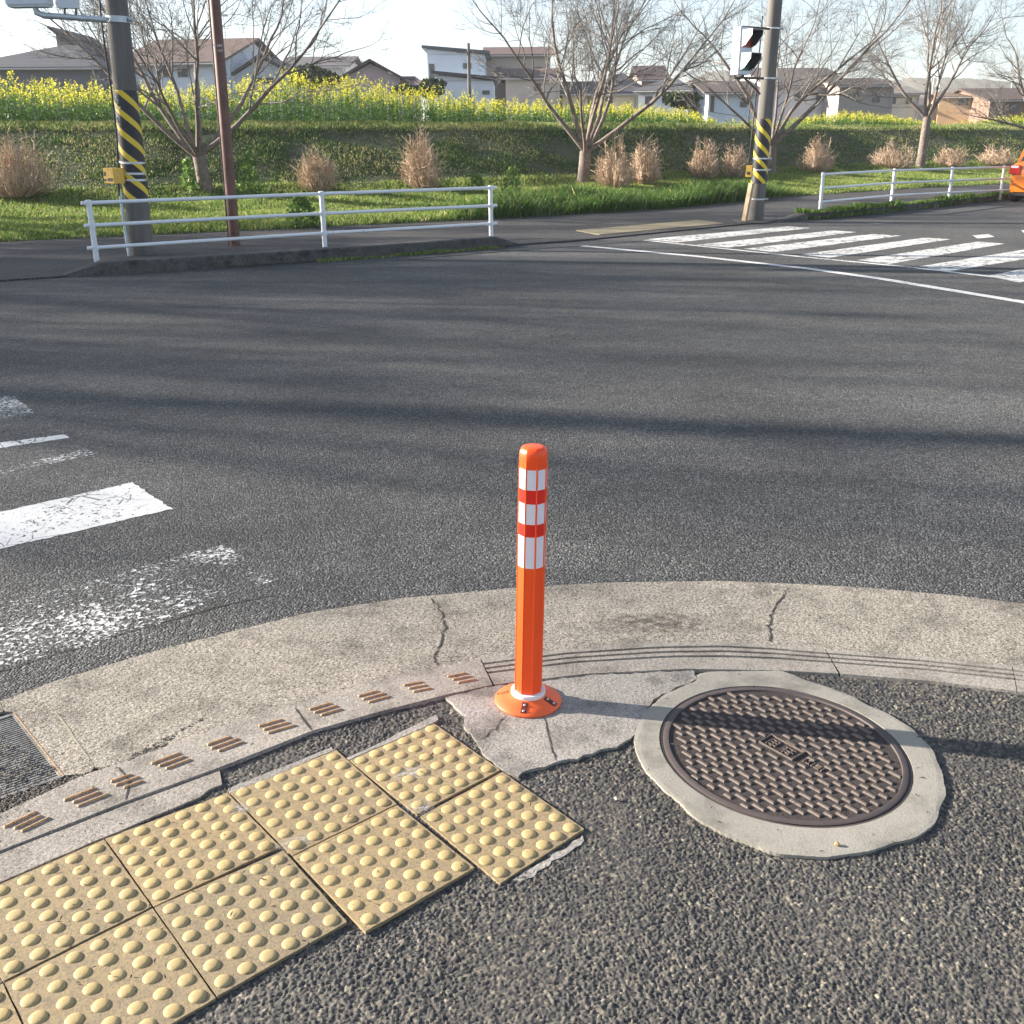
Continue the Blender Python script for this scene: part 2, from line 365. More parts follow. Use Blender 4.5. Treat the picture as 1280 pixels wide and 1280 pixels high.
# road paint
def mark(quads, mat, name='road_marking', z=.002):
    m = MB()
    for q in quads:
        g = [G(x, y, z) for x, y in q]; P5 = []
        for i in range(len(g)):
            a_, b_ = g[i], g[(i+1) % len(g)]; n5 = max(1, int((b_-a_).length/.025)) if g[0].y < 9 else 1
            for j in range(n5): P5.append(a_.lerp(b_, j/n5)+Vector((random.uniform(-.006, .006), random.uniform(-.006, .006), 0)))
        m.add(P5, [tuple(range(len(P5)))])
    return tag(m.build(name, mat), kind='structure')
mark([[(-120, 668), (0, 640), (165, 603), (216, 636), (0, 686), (-100, 712)]], M['paint_solid'])
mark([[(-150, 790), (110, 727), (150, 800), (0, 832), (-120, 865)]], M['paint_half'])
mark([[(110, 727), (235, 692), (290, 741), (150, 800)]], M['paint_worn'])
mark([[(228, 694), (280, 681), (347, 724), (322, 732), (292, 706), (240, 702)]], M['paint_half'])
mark([[(-60, 600), (0, 584), (93, 565), (104, 560), (121, 567), (70, 578), (0, 592), (-60, 607)]], M['paint_half'])
mark([[(-60, 563), (0, 553), (80, 543), (88, 547), (0, 560), (-60, 569)]], M['paint_mid'])
mark([[(-60, 502), (0, 495), (17, 495), (46, 517), (0, 525), (-60, 533)]], M['paint_half'])
Z = [[(808, 299), (985, 283), (1014, 285), (845, 303)], [(870, 306), (1042, 288), (1071, 290), (910, 309.5)], [(930, 311), (1090, 292.5), (1127, 294.5), (968, 315)],
     [(1001, 318), (1155, 297), (1189, 299), (1037, 322)], [(1072, 325), (1222, 302), (1256, 304.5), (1111, 330)], [(1149, 333), (1280, 312), (1340, 303), (1380, 306), (1280, 324), (1186, 339)],
     [(1234, 345), (1340, 324), (1440, 306), (1480, 310), (1360, 338), (1275, 353)]]
M['paint_far'] = paint('paint_far_worn', .445, sc=11, edge=.14, col=(.60, .60, .58))
mark(Z, M['paint_far'])
mark([[(1215, 294), (1236, 292.5), (1243, 296), (1222, 298)], [(1276, 288), (1330, 284), (1340, 287), (1280, 291.5)]], M['paint_mid'])
def band_px(pts, w):
    g = [G(x, y) for x, y in pts]; q = []
    m_ = MB()
    for i in range(len(g)-1):
        d = (g[i+1]-g[i]).normalized(); n_ = Vector((-d.y, d.x, 0))*w/2; e = d*.004
        m_.add([g[i]-n_+Vector((0, 0, .004)), g[i+1]-n_+Vector((0, 0, .004)), g[i+1]+n_+Vector((0, 0, .004)), g[i]+n_+Vector((0, 0, .004))], [(0, 1, 2, 3)])
    return m_
tag(band_px([(728, 307.5), (870, 320.5), (1010, 336), (1100, 348.5), (1280, 378), (1420, 405)], .15).build('road_marking', M['paint_solid']), kind='structure')
tag(band_px([(806, 300.5), (900, 310.5), (1000, 321), (1140, 334.5), (1230, 345), (1330, 357)], .10).build('road_marking', M['paint_mid']), kind='structure')
ribbon_later = [([(-60, 862), (0, 840), (110, 806), (200, 778), (300, 752), (345, 745)], .007), ([(1180, 640), (1205, 655), (1198, 672), (1230, 690), (1275, 700)], .003), ([(590, 470), (640, 478), (700, 476), (760, 486)], .005)]
# ------------------------------------------------------------------ near pavement: coarse open-grade asphalt, every stone modelled
Upx = [(-260, 1160), (-60, 1052), (0, 1022), (100, 975), (200, 940), (295, 905), (350, 890), (420, 869), (500, 847), (600, 828), (700, 815), (812, 807), (900, 805), (965, 809), (1030, 815), (1150, 824), (1264, 836), (1340, 846), (1500, 872), (1700, 905)]
Lpx = [(-260, 1212), (-60, 1100), (0, 1070), (160, 1007), (275, 965), (390, 919), (470, 896), (555, 874), (616, 861), (734, 847), (859, 841), (974, 843), (1049, 847), (1161, 856), (1280, 870), (1360, 882), (1500, 906), (1700, 945)]
Opx = [(-400, 1035), (-120, 925), (0, 880), (62, 857), (187, 819), (280, 795), (385, 769), (500, 751), (640, 738), (760, 731), (900, 729), (1000, 733), (1100, 739), (1200, 748), (1280, 758), (1400, 775), (1700, 825)]
Lg = gp(Lpx)
def hashf(i, j, k):
    h = np.sin(i*127.1+j*311.7+k*74.7)*43758.5453; return h-np.floor(h)
def stones(X, Y, cs):
    gx, gy = X/cs, Y/cs; ix, iy = np.floor(gx), np.floor(gy)
    f1 = np.full(X.shape, 9.); f2 = np.full(X.shape, 9.); H = np.zeros(X.shape); tone = np.zeros(X.shape)
    for a in (-1, 0, 1):
        for b in (-1, 0, 1):
            i, j = ix+a, iy+b
            dx = i+hashf(i, j, 1)-gx; dy = j+hashf(i, j, 2)-gy
            d = dx*dx+dy*dy
            h = hashf(i, j, 3)*.9 + (dx*(hashf(i, j, 4)-.5)+dy*(hashf(i, j, 5)-.5))*1.5
            nw = d < f1
            f2 = np.where(nw, f1, np.minimum(f2, d)); H = np.where(nw, h, H); tone = np.where(nw, hashf(i, j, 6), tone); f1 = np.where(nw, d, f1)
    e = np.sqrt(f2)-np.sqrt(f1)
    return H - .9*np.exp(-(e/.16)**2) , tone
def vnoise0(x, y, s):
    x = x/s; y = y/s; i, j = np.floor(x), np.floor(y); fx, fy = x-i, y-j; fx = fx*fx*(3-2*fx); fy = fy*fy*(3-2*fy)
    h = lambda a, b: hashf(a, b, 5)
    return (h(i, j)*(1-fx)+h(i+1, j)*fx)*(1-fy)+(h(i, j+1)*(1-fx)+h(i+1, j+1)*fx)*fy
res = .0028
xg = np.arange(-1.25, 2.2, res); yg = np.arange(.95, 3.15, res)
X, Y = np.meshgrid(xg, yg, indexing='ij')
H, tone = stones(X+rng.normal(0, .0006, X.shape), Y+rng.normal(0, .0006, X.shape), .0088)
H2, t2 = stones(X+7.3, Y+3.1, .0062)
sel = (hashf(np.floor(X/.03), np.floor(Y/.03), 9) > .25)
Zs = (.0015 + .0032*H + .0012*H2)*(.45+.55*np.clip(vnoise0(X, Y, .22)*1.6, 0, 1)) + .001*(1-vnoise0(X, Y, .22)) + .0015*np.sin(X*9+1)*np.cos(Y*7)
lx = np.array([p.x for p in Lg]); ly = np.array([p.y for p in Lg])
keep = Y < np.interp(X, lx, ly)+.006
V = np.stack([X, Y, Zs], -1).reshape(-1, 3); nx, ny = X.shape
ii = (np.arange(nx-1)[:, None]*ny + np.arange(ny-1)[None]).ravel()
ok = (keep[:-1, :-1] & keep[1:, :-1] & keep[:-1, 1:] & keep[1:, 1:]).ravel()
# leave out what stays outside the picture's cone
depth = Y*_c+HC*_s; vis = np.abs(X/depth) < .56
ok &= vis[:-1, :-1].ravel()
ii = ii[ok]
Fq = np.stack([ii, ii+ny, ii+ny+1, ii+1], 1)
us, inv = np.unique(Fq, return_inverse=True)
tag(npmesh('pavement', V[us], inv.reshape(-1, 4), [M['side']], attrs={'tone': (tone*.7+t2*.3).ravel()[us]}), kind='structure')
M['side_plain'] = asphalt('sidewalk_plain', (.028, .028, .030), (.12, .11, .09), 100, .9, bd=.008)
slab('pavement_bed', [(p.x, p.y) for p in Lg]+[(14, 3), (14, -8), (-14, -8), (-14, -1)], -.002+.003-.005, -.03, M['side_plain'])
bpy.data.objects['pavement_bed'].location.z = .0005+.003
# gutter apron
ap = slab('gutter_apron', gp(Opx[3:])+gp([(1700, 905), (1500, 872), (1340, 846), (1264, 836), (1150, 824), (1030, 815), (965, 809), (900, 805), (812, 807), (700, 815), (600, 828), (500, 847), (420, 869), (350, 890), (295, 905), (200, 940), (130, 964)])+gp([(118, 962), (70, 892)]), .010, -.02, M['apron'])
slab('gutter_apron', gp([(62, 857), (70, 892), (118, 962), (112, 970), (74, 973), (19, 893), (5, 892), (0, 880)])[::1], .0085, -.02, M['apron'])
slab('gutter_apron', gp([(-400, 1035), (-120, 925), (0, 880), (5, 892), (-80, 925), (-26, 1012), (-26, 1034), (-60, 1052), (-260, 1160)]), .0095, -.02, M['apron'])
def loft(name, A, B, prof, mat, ts_, parent=None):
    """strip between two ground polylines; prof = (t, z)"""
    def samp(P, n):
        P = [Vector(p) for p in P]; L = [0]
        for a, b in zip(P, P[1:]): L.append(L[-1]+(b-a).length)
        out = []
        for u in np.linspace(0, L[-1], n):
            i = min(max(int(np.searchsorted(L, u))-1, 0), len(P)-2); f = (u-L[i])/(L[i+1]-L[i]); out.append(P[i].lerp(P[i+1], f))
        return out
    n = ts_; a = samp(A, n); b = samp(B, n); m_ = MB(); vs = []
    for p, q in zip(a, b):
        for t, z in prof:
            r_ = p.lerp(q, t); vs.append((r_.x, r_.y, z))
    k_ = len(prof)
    m_.add(vs, [(i*k_+j, i*k_+k_+j, i*k_+k_+j+1, i*k_+j+1) for i in range(n-1) for j in range(k_-1)])
    return m_.build(name, mat, parent)
zt = .0125
def interp_poly(P, x0, x1):
    xs_ = [p[0] for p in P]; ys_ = [p[1] for p in P]
    xx = [x0]+[x for x in xs_ if x0 < x < x1]+[x1]
    return gp([(x, float(np.interp(x, xs_, ys_))) for x in xx])
ks = loft('kerb_strip', interp_poly(Upx, -260, 600), interp_poly(Lpx, -260, 616), [(0, 0), (0.02, zt), (.98, zt), (1, 0)], M['kerbstrip'], 60)
ks['kind'] = 'structure'
pr = [(0, 0), (.02, zt)]
for c in (.20, .37, .54): pr += [(c-.035, zt), (c-.025, zt-.008), (c+.025, zt-.008), (c+.035, zt)]
pr += [(.98, zt), (1, -.002)]
for a, b, c, d in ((601, 1030, 618, 1048), (1031, 1264, 1050, 1270), (1265, 1700, 1271, 1700)):
    k2 = loft('kerb_strip', interp_poly(Upx, a, b), interp_poly(Lpx, c, d), pr, M['kerbstrip'], 50); k2['kind'] = 'structure'
def ribbon(pts, w, mat, z, name='crack', parent=None, jit=.006, n=6):
    g = gp(pts, 0); P = []
    for a, b in zip(g, g[1:]):
        for j in range(n):
            q = a.lerp(b, j/n); P.append(q+Vector((random.uniform(-jit, jit), random.uniform(-jit, jit), 0)))
    P.append(g[-1]); vs = []
    for i, p in enumerate(P):
        d = (P[min(i+1, len(P)-1)]-P[max(i-1, 0)]).normalized(); nn = Vector((-d.y, d.x, 0))*w*.5*random.uniform(.4, 1.3)
        if i in (0, len(P)-1) and jit: nn *= .3
        vs += [(p.x-nn.x, p.y-nn.y, z), (p.x+nn.x, p.y+nn.y, z)]
    m_ = MB(); m_.add(vs, [(2*i, 2*i+2, 2*i+3, 2*i+1) for i in range(len(P)-1)])
    return m_.build(name, mat, parent)
for pts_, w_ in ribbon_later: tag(ribbon(pts_, w_, M['crack'], .0022, 'road_crack', None, .008), kind='structure')
ribbon([(540, 751), (551, 768), (557, 786), (549, 812), (541, 826), (547, 836)], .006, M['crack'], .0115, parent=ap)
ribbon([(985, 738), (976, 752), (964, 770), (961, 790), (963, 806)], .006, M['crack'], .0115, parent=ap)
ribbon([(70, 893), (117, 961)], .006, M['joint'], .0112, 'joint', ap, .001)
ribbon([(370, 889), (390, 918)], .006, M['crack'], zt+.001, 'joint', ks, .002)
ribbon([(146, 963), (164, 980), (158, 1006)], .006, M['crack'], zt+.001, 'joint', ks, .002)
for x, y, s_ in ((-35, 1058, 1), (35, 1028, 1), (108, 997, 1), (159, 977, .75), (215, 952, 1), (281, 930, 1), (345, 908, 1), (407, 887, .95), (467, 871, .9), (522, 859, .85), (577, 848, .8)):
    c0 = G(x, y, zt)
    xs_ = [p[0] for p in Upx]; ys_ = [p[1] for p in Upx]
    dd = (G(x+20, float(np.interp(x+20, xs_, ys_)))-G(x-20, float(np.interp(x-20, xs_, ys_)))).normalized(); nn = Vector((-dd.y, dd.x, 0))
    for q in (-1, 0, 1):
        m = MB(); L = .076*s_*random.uniform(.85, 1.05)
        mt = Matrix.Translation(c0+nn*q*.0245*-1+dd*q*.008) @ Matrix.Rotation(math.atan2(dd.y, dd.x), 4, 'Z')
        m.box(-L/2*1.05, L/2*1.05, -.0042, .0042, -.004, .005, mt, bev=.003)
        m.build('rib', M['rib'], ks)
k = NT('oily_stain'); mp = k.n('ShaderNodeVectorMath', operation='LENGTH'); k.t.links.new(k.P, mp.inputs[0])
fa = k.math('MULTIPLY', k.ramp(mp.outputs['Value'], [(.05, 1.0), (.24, 0.0)]), k.ramp(k.noise(24, 6, .7), [(.42, 0.0), (.6, .75)]))
k.set('Base Color', (.06, .052, .045)).set('Roughness', .8).set('Alpha', fa); M['stain'] = k.m
m = MB(); m.add([(-.25, -.1, 0), (.25, -.1, 0), (.25, .1, 0), (-.25, .1, 0)], [(0, 1, 2, 3)]); st_ = m.build('stain', M['stain'], ap); st_.location = G(822, 778, .0125); st_.scale = (1, .75, 1)
# mortar and concrete fillings round the bollard and manhole
pa = slab('concrete_patch', gp([(557, 876), (616, 862), (734, 848), (859, 842), (867, 842), (873, 853), (840, 866), (816, 878), (800, 905), (788, 927), (770, 938), (750, 941), (722, 953), (700, 955), (681, 963), (662, 966), (648, 974), (628, 966), (607, 950), (596, 930), (580, 912), (583, 898)]), .011, -.02, M['patch'], jag=.0055, seg=.02)
ribbon([(628, 901), (620, 915), (600, 928)], .004, M['crack'], .0122, parent=pa)
ribbon([(680, 901), (684, 925), (694, 955)], .004, M['crack'], .0122, parent=pa)
slab('concrete_patch', gp([(-260, 1214), (-60, 1102), (0, 1072), (160, 1009), (275, 967), (278, 984), (262, 990), (250, 1000), (131, 1050), (0, 1107), (-60, 1136), (-260, 1240)]), .009, -.02, M['kerbstrip'], jag=.002)
slab('concrete_patch', gp([(434, 951), (470, 935), (545, 897), (548, 903), (541, 908), (436, 954)]), .0105, -.02, M['patch'], jag=.002)
slab('concrete_patch', gp([(286, 990), (330, 972), (395, 946), (415, 938), (417, 942), (340, 975), (288, 995)]), .0105, -.02, M['patch'], jag=.002)
slab('concrete_patch', gp([(640, 1102), (660, 1088), (700, 1066), (728, 1046), (726, 1058), (708, 1070), (690, 1078), (668, 1098), (650, 1104)]), .0052, -.02, M['patch'], jag=.006, seg=.015)
# manhole
mc = Vector((.7417, 2.4292, 0)); mr = .328
STR = Matrix.Rotation(rad(114), 4, 'Z') @ Matrix.Diagonal((1.041, .983, 1, 1)) @ Matrix.Rotation(rad(-114), 4, 'Z')
col_px = [(867, 843), (965, 843), (977, 843), (1023, 859), (1075, 879), (1128, 905), (1167, 941), (1180, 984), (1177, 1023), (1157, 1046), (1108, 1064), (1042, 1077), (964, 1071), (901, 1046), (846, 1010), (800, 961), (795, 935), (790, 927), (801, 905), (817, 879), (841, 867), (874, 854)]
outer = []
g = gp(col_px)
for _ in range(2): g = [q for i in range(len(g)) for q in (g[i].lerp(g[(i+1) % len(g)], .25), g[i].lerp(g[(i+1) % len(g)], .75))]
for i in range(len(g)):
    a, b = g[i], g[(i+1) % len(g)]
    for j in range(4): outer.append(a.lerp(b, j/4))
outer.sort(key=lambda p: math.atan2(p.y-mc.y, p.x-mc.x))
vs = []
for i, p in enumerate(outer):
    a = math.atan2(p.y-mc.y, p.x-mc.x); j = .004*math.sin(a*7+1)*math.sin(a*3)+.0035*math.sin(a*19+2)*math.cos(a*5)+random.uniform(-.0009, .0009); d = Vector((math.cos(a), math.sin(a), 0)); q = p+d*j
    i2 = mc+(STR @ (d*(mr+.009)))
    vs += [(q.x, q.y, -.01), (q.x, q.y, .0115), (p.x*.97+mc.x*.03, p.y*.97+mc.y*.03, .0125), (i2.x, i2.y, .0125), (i2.x, i2.y, -.02)]
n_ = len(outer); m = MB()
m.add(vs, [(5*i+k_, 5*((i+1) % n_)+k_, 5*((i+1) % n_)+k_+1, 5*i+k_+1) for i in range(n_) for k_ in range(4)])
cl = m.build('manhole_surround', M['collar']); cl['kind'] = 'structure'
mh = empty('manhole_cover', mc, 'round brown cast iron manhole cover with raised bar pattern in a pale concrete surround', 'manhole cover')
m = MB(); m.lathe([(mr+.007, -.02), (mr+.007, .0105), (mr+.001, .0105), (mr+.001, -.01), (mr-.001, -.01), (mr-.001, .0125), (mr-.004, .0140), (mr-.017, .0140), (mr-.019, .009)], 96); m.f.pop(); m.m.pop()
m.build('rim', M['iron'], mh, 30)
m = MB(); m.lathe([(mr-.0185, .004), (mr-.0185, .0092), (.001, .0092)], 96); m.build('plate', M['iron_gap'], mh)
A1 = rad(-52); av = Vector((math.cos(A1), math.sin(A1), 0)); h1 = Vector((.0335, -.0055, 0)); v1 = Vector((.0005, -.0345, 0))
fr_px = [(943.4, 928.8), (961.6, 920.4), (1011.6, 948.5), (991.9, 957.7)]
fc = sum((G(*p) for p in fr_px), Vector())/4-mc
m = MB()
for i in range(-22, 23):
    for j in range(-22, 23):
        c = h1*(i*.78)+v1*(j*.78) if False else h1*i+v1*j
        for c2, long_ in ((c, True), (c+(h1+v1)*.5+(h1-v1)*0, False)):
            pass
        L = .0365 if (i+j) % 2 == 0 else .025
        if c.length > mr-.030: continue
        d = c-fc; u = d.dot(av); w_ = d.dot(Vector((-av.y, av.x, 0)))
        if abs(u) < .062 and abs(w_) < .036: continue
        if abs(u-.11) < .04 and abs(w_-.0) < .018: continue
        mt = Matrix.Translation(c) @ Matrix.Rotation(A1, 4, 'Z')
        m.box(-L/2, L/2, -.0066, .0066, .009, .0137, mt, bev=.003)
        c3 = c+(h1-v1)*.5
        if False and c3.length < mr-.036 and not (abs((c3-fc).dot(av)) < .066 and abs((c3-fc).dot(Vector((-av.y, av.x, 0)))) < .042):
            mt = Matrix.Translation(c3+av*.0) @ Matrix.Rotation(A1+math.pi/2, 4, 'Z')
            m.box(-.007, .007, -.004, .004, .009, .0128, mt, bev=.002)
m.build('tread_bars', M['iron_worn'], mh)
em = MB(); mt = Matrix.Translation(fc) @ Matrix.Rotation(A1, 4, 'Z')
for b_ in ((-.056, .056, .026, .030), (-.056, .056, -.030, -.026), (-.056, -.052, -.026, .026), (.052, .056, -.026, .026)): em.box(*b_, .009, .0148, mt, bev=.001)
for b_ in ((-.042, -.038, -.018, .018), (-.036, -.012, .012, .015), (-.036, -.012, 0, .003), (-.036, -.012, -.013, -.010), (-.026, -.022, -.018, .018), (-.016, -.012, -.012, .012),
           (.008, .040, .010, .013), (.008, .040, -.004, -.001), (.012, .016, -.018, .016), (.030, .034, -.018, .016), (.018, .028, -.014, -.011)): em.box(*b_, .009, .0135, mt, bev=.0008)
for b_ in ((.075, .079, -.01, .01), (.083, .095, .006, .009), (.083, .095, -.01, -.007), (.089, .092, -.01, .01), (.1, .104, -.01, .01), (.108, .125, .006, .009), (.108, .125, -.001, .002), (.108, .125, -.01, -.007), (.130, .134, -.01, .01)): em.box(*b_, .009, .0135, mt, bev=.0008)
em.build('emblem', M['iron_worn'], mh)
for ch in mh.children: ch.data.transform(STR)
# drain grate
gq = gp([(-80, 925), (17, 894), (72, 972), (-26, 1012)])
gc = sum(gq, Vector())/4
dg = empty('drain_grate', gc, 'steel drain grate with closely spaced bars in the concrete gutter at the left edge', 'drain grate')
ul = (gq[1]-gq[0]); vl = (gq[3]-gq[0]); base = gq[0]-gc
m = MB()
def qbox(m, q4, z0, z1):
    m.add([(p.x, p.y, z) for z in (z0, z1) for p in q4], [(3, 2, 1, 0), (4, 5, 6, 7), (0, 1, 5, 4), (1, 2, 6, 5), (2, 3, 7, 6), (3, 0, 4, 7)])
def uv(u, v): return base+ul*u+vl*v
def qz(m, u0, u1, v0, v1, z0, z1):
    P4 = [uv(u0, v0), uv(u1, v0), uv(u1, v1), uv(u0, v1)]
    qbox(m, P4, z0, z1)
qz(m, .0, 1, 0, .03, -.03, .008); qz(m, 0, 1, .97, 1, -.03, .008); qz(m, .97, 1, .03, .97, -.03, .0082); qz(m, 0, .03, .03, .97, -.03, .0082)
m.build('frame', M['grate'], dg)
m = MB(); qz(m, 1.0, 1.012, 0, 1, -.03, .0098); m.build('edge_strip', M['rib'], dg)
m = MB(); N = 34
for i in range(N):
    v0 = .04+i*.92/N; qz(m, .035, .965, v0, v0+.45*.92/N, -.02, .005)
for u in (.33, .66): qz(m, u-.012, u+.012, .035, .965, -.022, .0042)
m.build('bars', M['grate'], dg)
m = MB(); qz(m, .03, .97, .03, .97, -.09, -.018); m.build('sump_shade', M['crack'], dg)  # solid block; shade of the drain void is put into its colour
# tactile tiles
k = NT('white_cement_film'); mp = k.n('ShaderNodeVectorMath', operation='LENGTH'); k.t.links.new(k.P, mp.inputs[0])
fa = k.math('MULTIPLY', k.ramp(mp.outputs['Value'], [(.012, 1.0), (.06, 0.0)]), k.ramp(k.noise(55, 6, .75), [(.44, 0.0), (.60, .8)]))
k.set('Base Color', (.46, .45, .45)).set('Roughness', .9).set('Alpha', fa); M['film'] = k.m
def smear(px, py, sx, sy, z, rz=0):
    m_ = MB(); m_.add([(-.07, -.07, 0), (.07, -.07, 0), (.07, .07, 0), (-.07, .07, 0)], [(0, 1, 2, 3)])
    o = m_.build('cement_smear', M['film']); o.location = G(px, py, z); o.scale = (sx, sy, 1); o.rotation_euler[2] = rz
    return tag(o, kind='structure')
smear(524, 1008, .7, .7, .0128); smear(512, 966, 1.0, .7, .0126, .5); smear(368, 1052, .9, .5, .0128, .6); smear(595, 888, 1.2, .9, .0128, .3); smear(300, 1010, .6, .5, .0127)
def tile(name, quad, label, group):
    q = [Vector(p) for p in quad]; c = sum(q, Vector())/4; c.z = 0
    q = [p-c for p in q]
    ins = []
    for i in range(4):
        ins.append(q[i]+(-q[i]).normalized()*.0018)
    def bl(u, v): return ins[0].lerp(ins[1], u).lerp(ins[3].lerp(ins[2], u), v)
    zt_ = .0105+random.uniform(-.001, .001); m = MB(); N = 13
    vs = []
    for i in range(N):
        for j in range(N):
            p = bl(i/(N-1), j/(N-1)); e = 0 if 0 < i < N-1 and 0 < j < N-1 else -.0008
            if e: p = p+Vector((random.uniform(-.0008, .0008), random.uniform(-.0008, .0008), 0))
            vs.append((p.x, p.y, zt_+e))
    m.add(vs, [(i*N+j, i*N+j+1, (i+1)*N+j+1, (i+1)*N+j) for i in range(N-1) for j in range(N-1)])
    rim = [bl(u, 0) for u in np.linspace(0, 1, N)]+[bl(1, v) for v in np.linspace(0, 1, N)[1:]]+[bl(u, 1) for u in np.linspace(1, 0, N)[1:]]+[bl(0, v) for v in np.linspace(1, 0, N)[1:-1]]
    R_ = len(rim); m.add([(p.x, p.y, zt_-.0008) for p in rim]+[(p.x, p.y, -.01) for p in rim], [(i, i+R_, (i+1) % R_+R_, (i+1) % R_) for i in range(R_)])
    for i in range(6):
        for j in range(6):
            p = bl((i+.5)/6, (j+.5)/6); K = 14
            r0_ = .0180*random.uniform(.95, 1.03); hh = .0050*random.uniform(.75, 1.05)
            prof = [(r0_, 0), (r0_*.94, hh*.32), (r0_*.76, hh*.68), (r0_*.48, hh*.91), (r0_*.2, hh)]
            vs = [(p.x+r*math.cos(2*math.pi*k_/K), p.y+r*math.sin(2*math.pi*k_/K), zt_+z) for r, z in prof for k_ in range(K)]+[(p.x, p.y, zt_+hh*1.01)]
            fs = [(a*K+k_, a*K+(k_+1) % K, (a+1)*K+(k_+1) % K, (a+1)*K+k_) for a in range(4) for k_ in range(K)]+[(4*K+k_, 4*K+(k_+1) % K, 5*K) for k_ in range(K)]
            m.add(vs, fs, mi=1)
    o = m.build(name, [M['tile'], M['tile_stud']], smooth=35, loc=c); return tag(o, label, 'paving tile', group)
TP = {}
TP['a'] = gp([(131.5, 1052), (285, 994), (351, 1062), (192, 1138)])
TP['b'] = gp([(286, 993), (421, 941), (497, 1009), (366, 1074)])
TP['c'] = gp([(435, 953), (541, 906), (626, 966), (521, 1022)])
TP['d'] = gp([(366, 1075), (497, 1010), (594, 1089), (457, 1170)])
TP['e'] = gp([(525, 1024), (628, 968), (731, 1040), (625, 1109)])
TP['f'] = gp([(193, 1139), (355, 1067), (435, 1157), (272, 1251)])
tlx = gp([(-52, 1133), (131, 1053), (191, 1138), (5, 1232)]); TP['g'] = tlx
p1, p2, p3 = gp([(6, 1233), (192, 1139), (271, 1252)]); p4 = p1+(p3-p2); TP['h'] = [p1, p2, p3, p4]
dv = p1-p2; TP['i'] = [p1+dv*.995, p1+dv*.003, p4+dv*.003, p4+dv*.995]
TP['j'] = [tlx[0]+dv*.995, tlx[0]+dv*.003, tlx[3]+dv*.003, tlx[3]+dv*.995]
TG = 'yellow studded tactile paving tiles'
for kk, lb in dict(a='yellow studded tile against the concrete strip, third from the bollard end of its row',
                   b='yellow studded tile of the upper row whose right corner touches white smears',
                   c='yellow studded tile smeared with white, nearest to the orange bollard in the upper row',
                   d='yellow studded tile of the lower row directly left of the last projecting tile',
                   e='yellow studded tile at the far right, its corner sticking into dark asphalt',
                   f='yellow studded tile third from the right end of the lower row',
                   g='yellow studded tile of the upper row cut by the left edge of the photo',
                   h='yellow studded tile in the lower left corner, cut by the bottom edge of the photo',
                   i='sliver of a yellow studded tile at the very bottom left corner of the photo').items():
    tile('tactile_tile', TP[kk], lb, TG)
# ------------------------------------------------------------------ bollard
bp = G(660, 880); bp.z = .011
bo = empty('bollard', bp, 'orange plastic bollard with white reflective bands standing on the concrete beside the manhole', 'bollard')
bo.rotation_euler = (0, rad(1.3), rad(-8))
K = 96; HB = .80
def rad_at(th, z):
    r = .0385+.0022*(math.cos(math.pi/8)/math.cos((th+math.pi/8) % (math.pi/4)-math.pi/8)-1)/(1/math.cos(math.pi/8)-1)*.0 ; am = ((th-math.pi/8) % (math.pi/4))-math.pi/8
    r = .0405*math.cos(math.pi/8)/math.cos(am)*.6+.0385*.4
    a = (th % (math.pi/4))/(math.pi/4)   # eight ribs
    rib = max(0, 1-abs(a-.5)/.09)
    f = 1
    return r + (.0028*min(1, rib*1.6) if z < HB-.06 else .0028*min(1, rib*1.6)*max(0, 1-(z-(HB-.06))/.03))
def shell(zs, offs, name, mat, thr=None, cap=False):
    m_ = MB(); vs = []; ths = [2*math.pi*k_/K for k_ in range(K)] if thr is None else thr
    n_ = len(ths)
    for z, f in zs:
        for th in ths: r = (rad_at(th, z)+offs)*f; vs.append((r*math.cos(th), r*math.sin(th), z))
    if thr is None: fs = [(i*n_+k_, i*n_+(k_+1) % n_, (i+1)*n_+(k_+1) % n_, (i+1)*n_+k_) for i in range(len(zs)-1) for k_ in range(n_)]
    else: fs = [(i*n_+k_, i*n_+k_+1, (i+1)*n_+k_+1, (i+1)*n_+k_) for i in range(len(zs)-1) for k_ in range(n_-1)]
    if cap: fs.append(tuple((len(zs)-1)*n_+k_ for k_ in range(n_)))
    m_.add(vs, fs); return m_
zs = [(.02, 1.0), (.10, 1.0), (.4, 1.0), (HB-.06, 1), (HB-.045, 1), (HB-.03, 1.03), (HB-.016, 1.02), (HB-.007, .93), (HB-.002, .80), (HB, .6)]
shell(zs, 0, 'post', M['orange'], cap=True).build('post', M['orange'], bo, 50)
def bands(z0, z1, mat, nm):
    m_ = MB()
    for q in range(8):
        a0 = q*math.pi/4+math.pi/8+.068; ths = list(np.linspace(a0, a0+math.pi/4-.136, 7))
        vs = [((rad_at(t_, .4)+.0006)*math.cos(t_), (rad_at(t_, .4)+.0006)*math.sin(t_), z) for z in (z0, z1) for t_ in ths]
        m_.add(vs, [(k_, k_+1, 8+k_, 7+k_) for k_ in range(6)])
    m_.build(nm, mat, bo, True)
bands(.683, .741, M['refl_white'], 'reflective_band'); bands(.643, .682, M['refl_red'], 'red_band'); bands(.582, .642, M['refl_white'], 'reflective_band')
bands(.545, .581, M['refl_red'], 'red_band'); bands(.449, .544, M['refl_white'], 'reflective_band')
m = MB(); m.lathe([(.092, 0), (.100, .001), (.101, .006), (.098, .010), (.075, .018), (.056, .0265), (.050, .030), (.049, .034)], 64); bs = m.build('base', M['orange_base'], bo, 40)
m = MB(); m.lathe([(.0505, .028), (.0515, .030), (.0515, .041), (.050, .0425), (.040, .0425)], 64); m.build('collar_ring', M['white_plastic'], bo, 30)
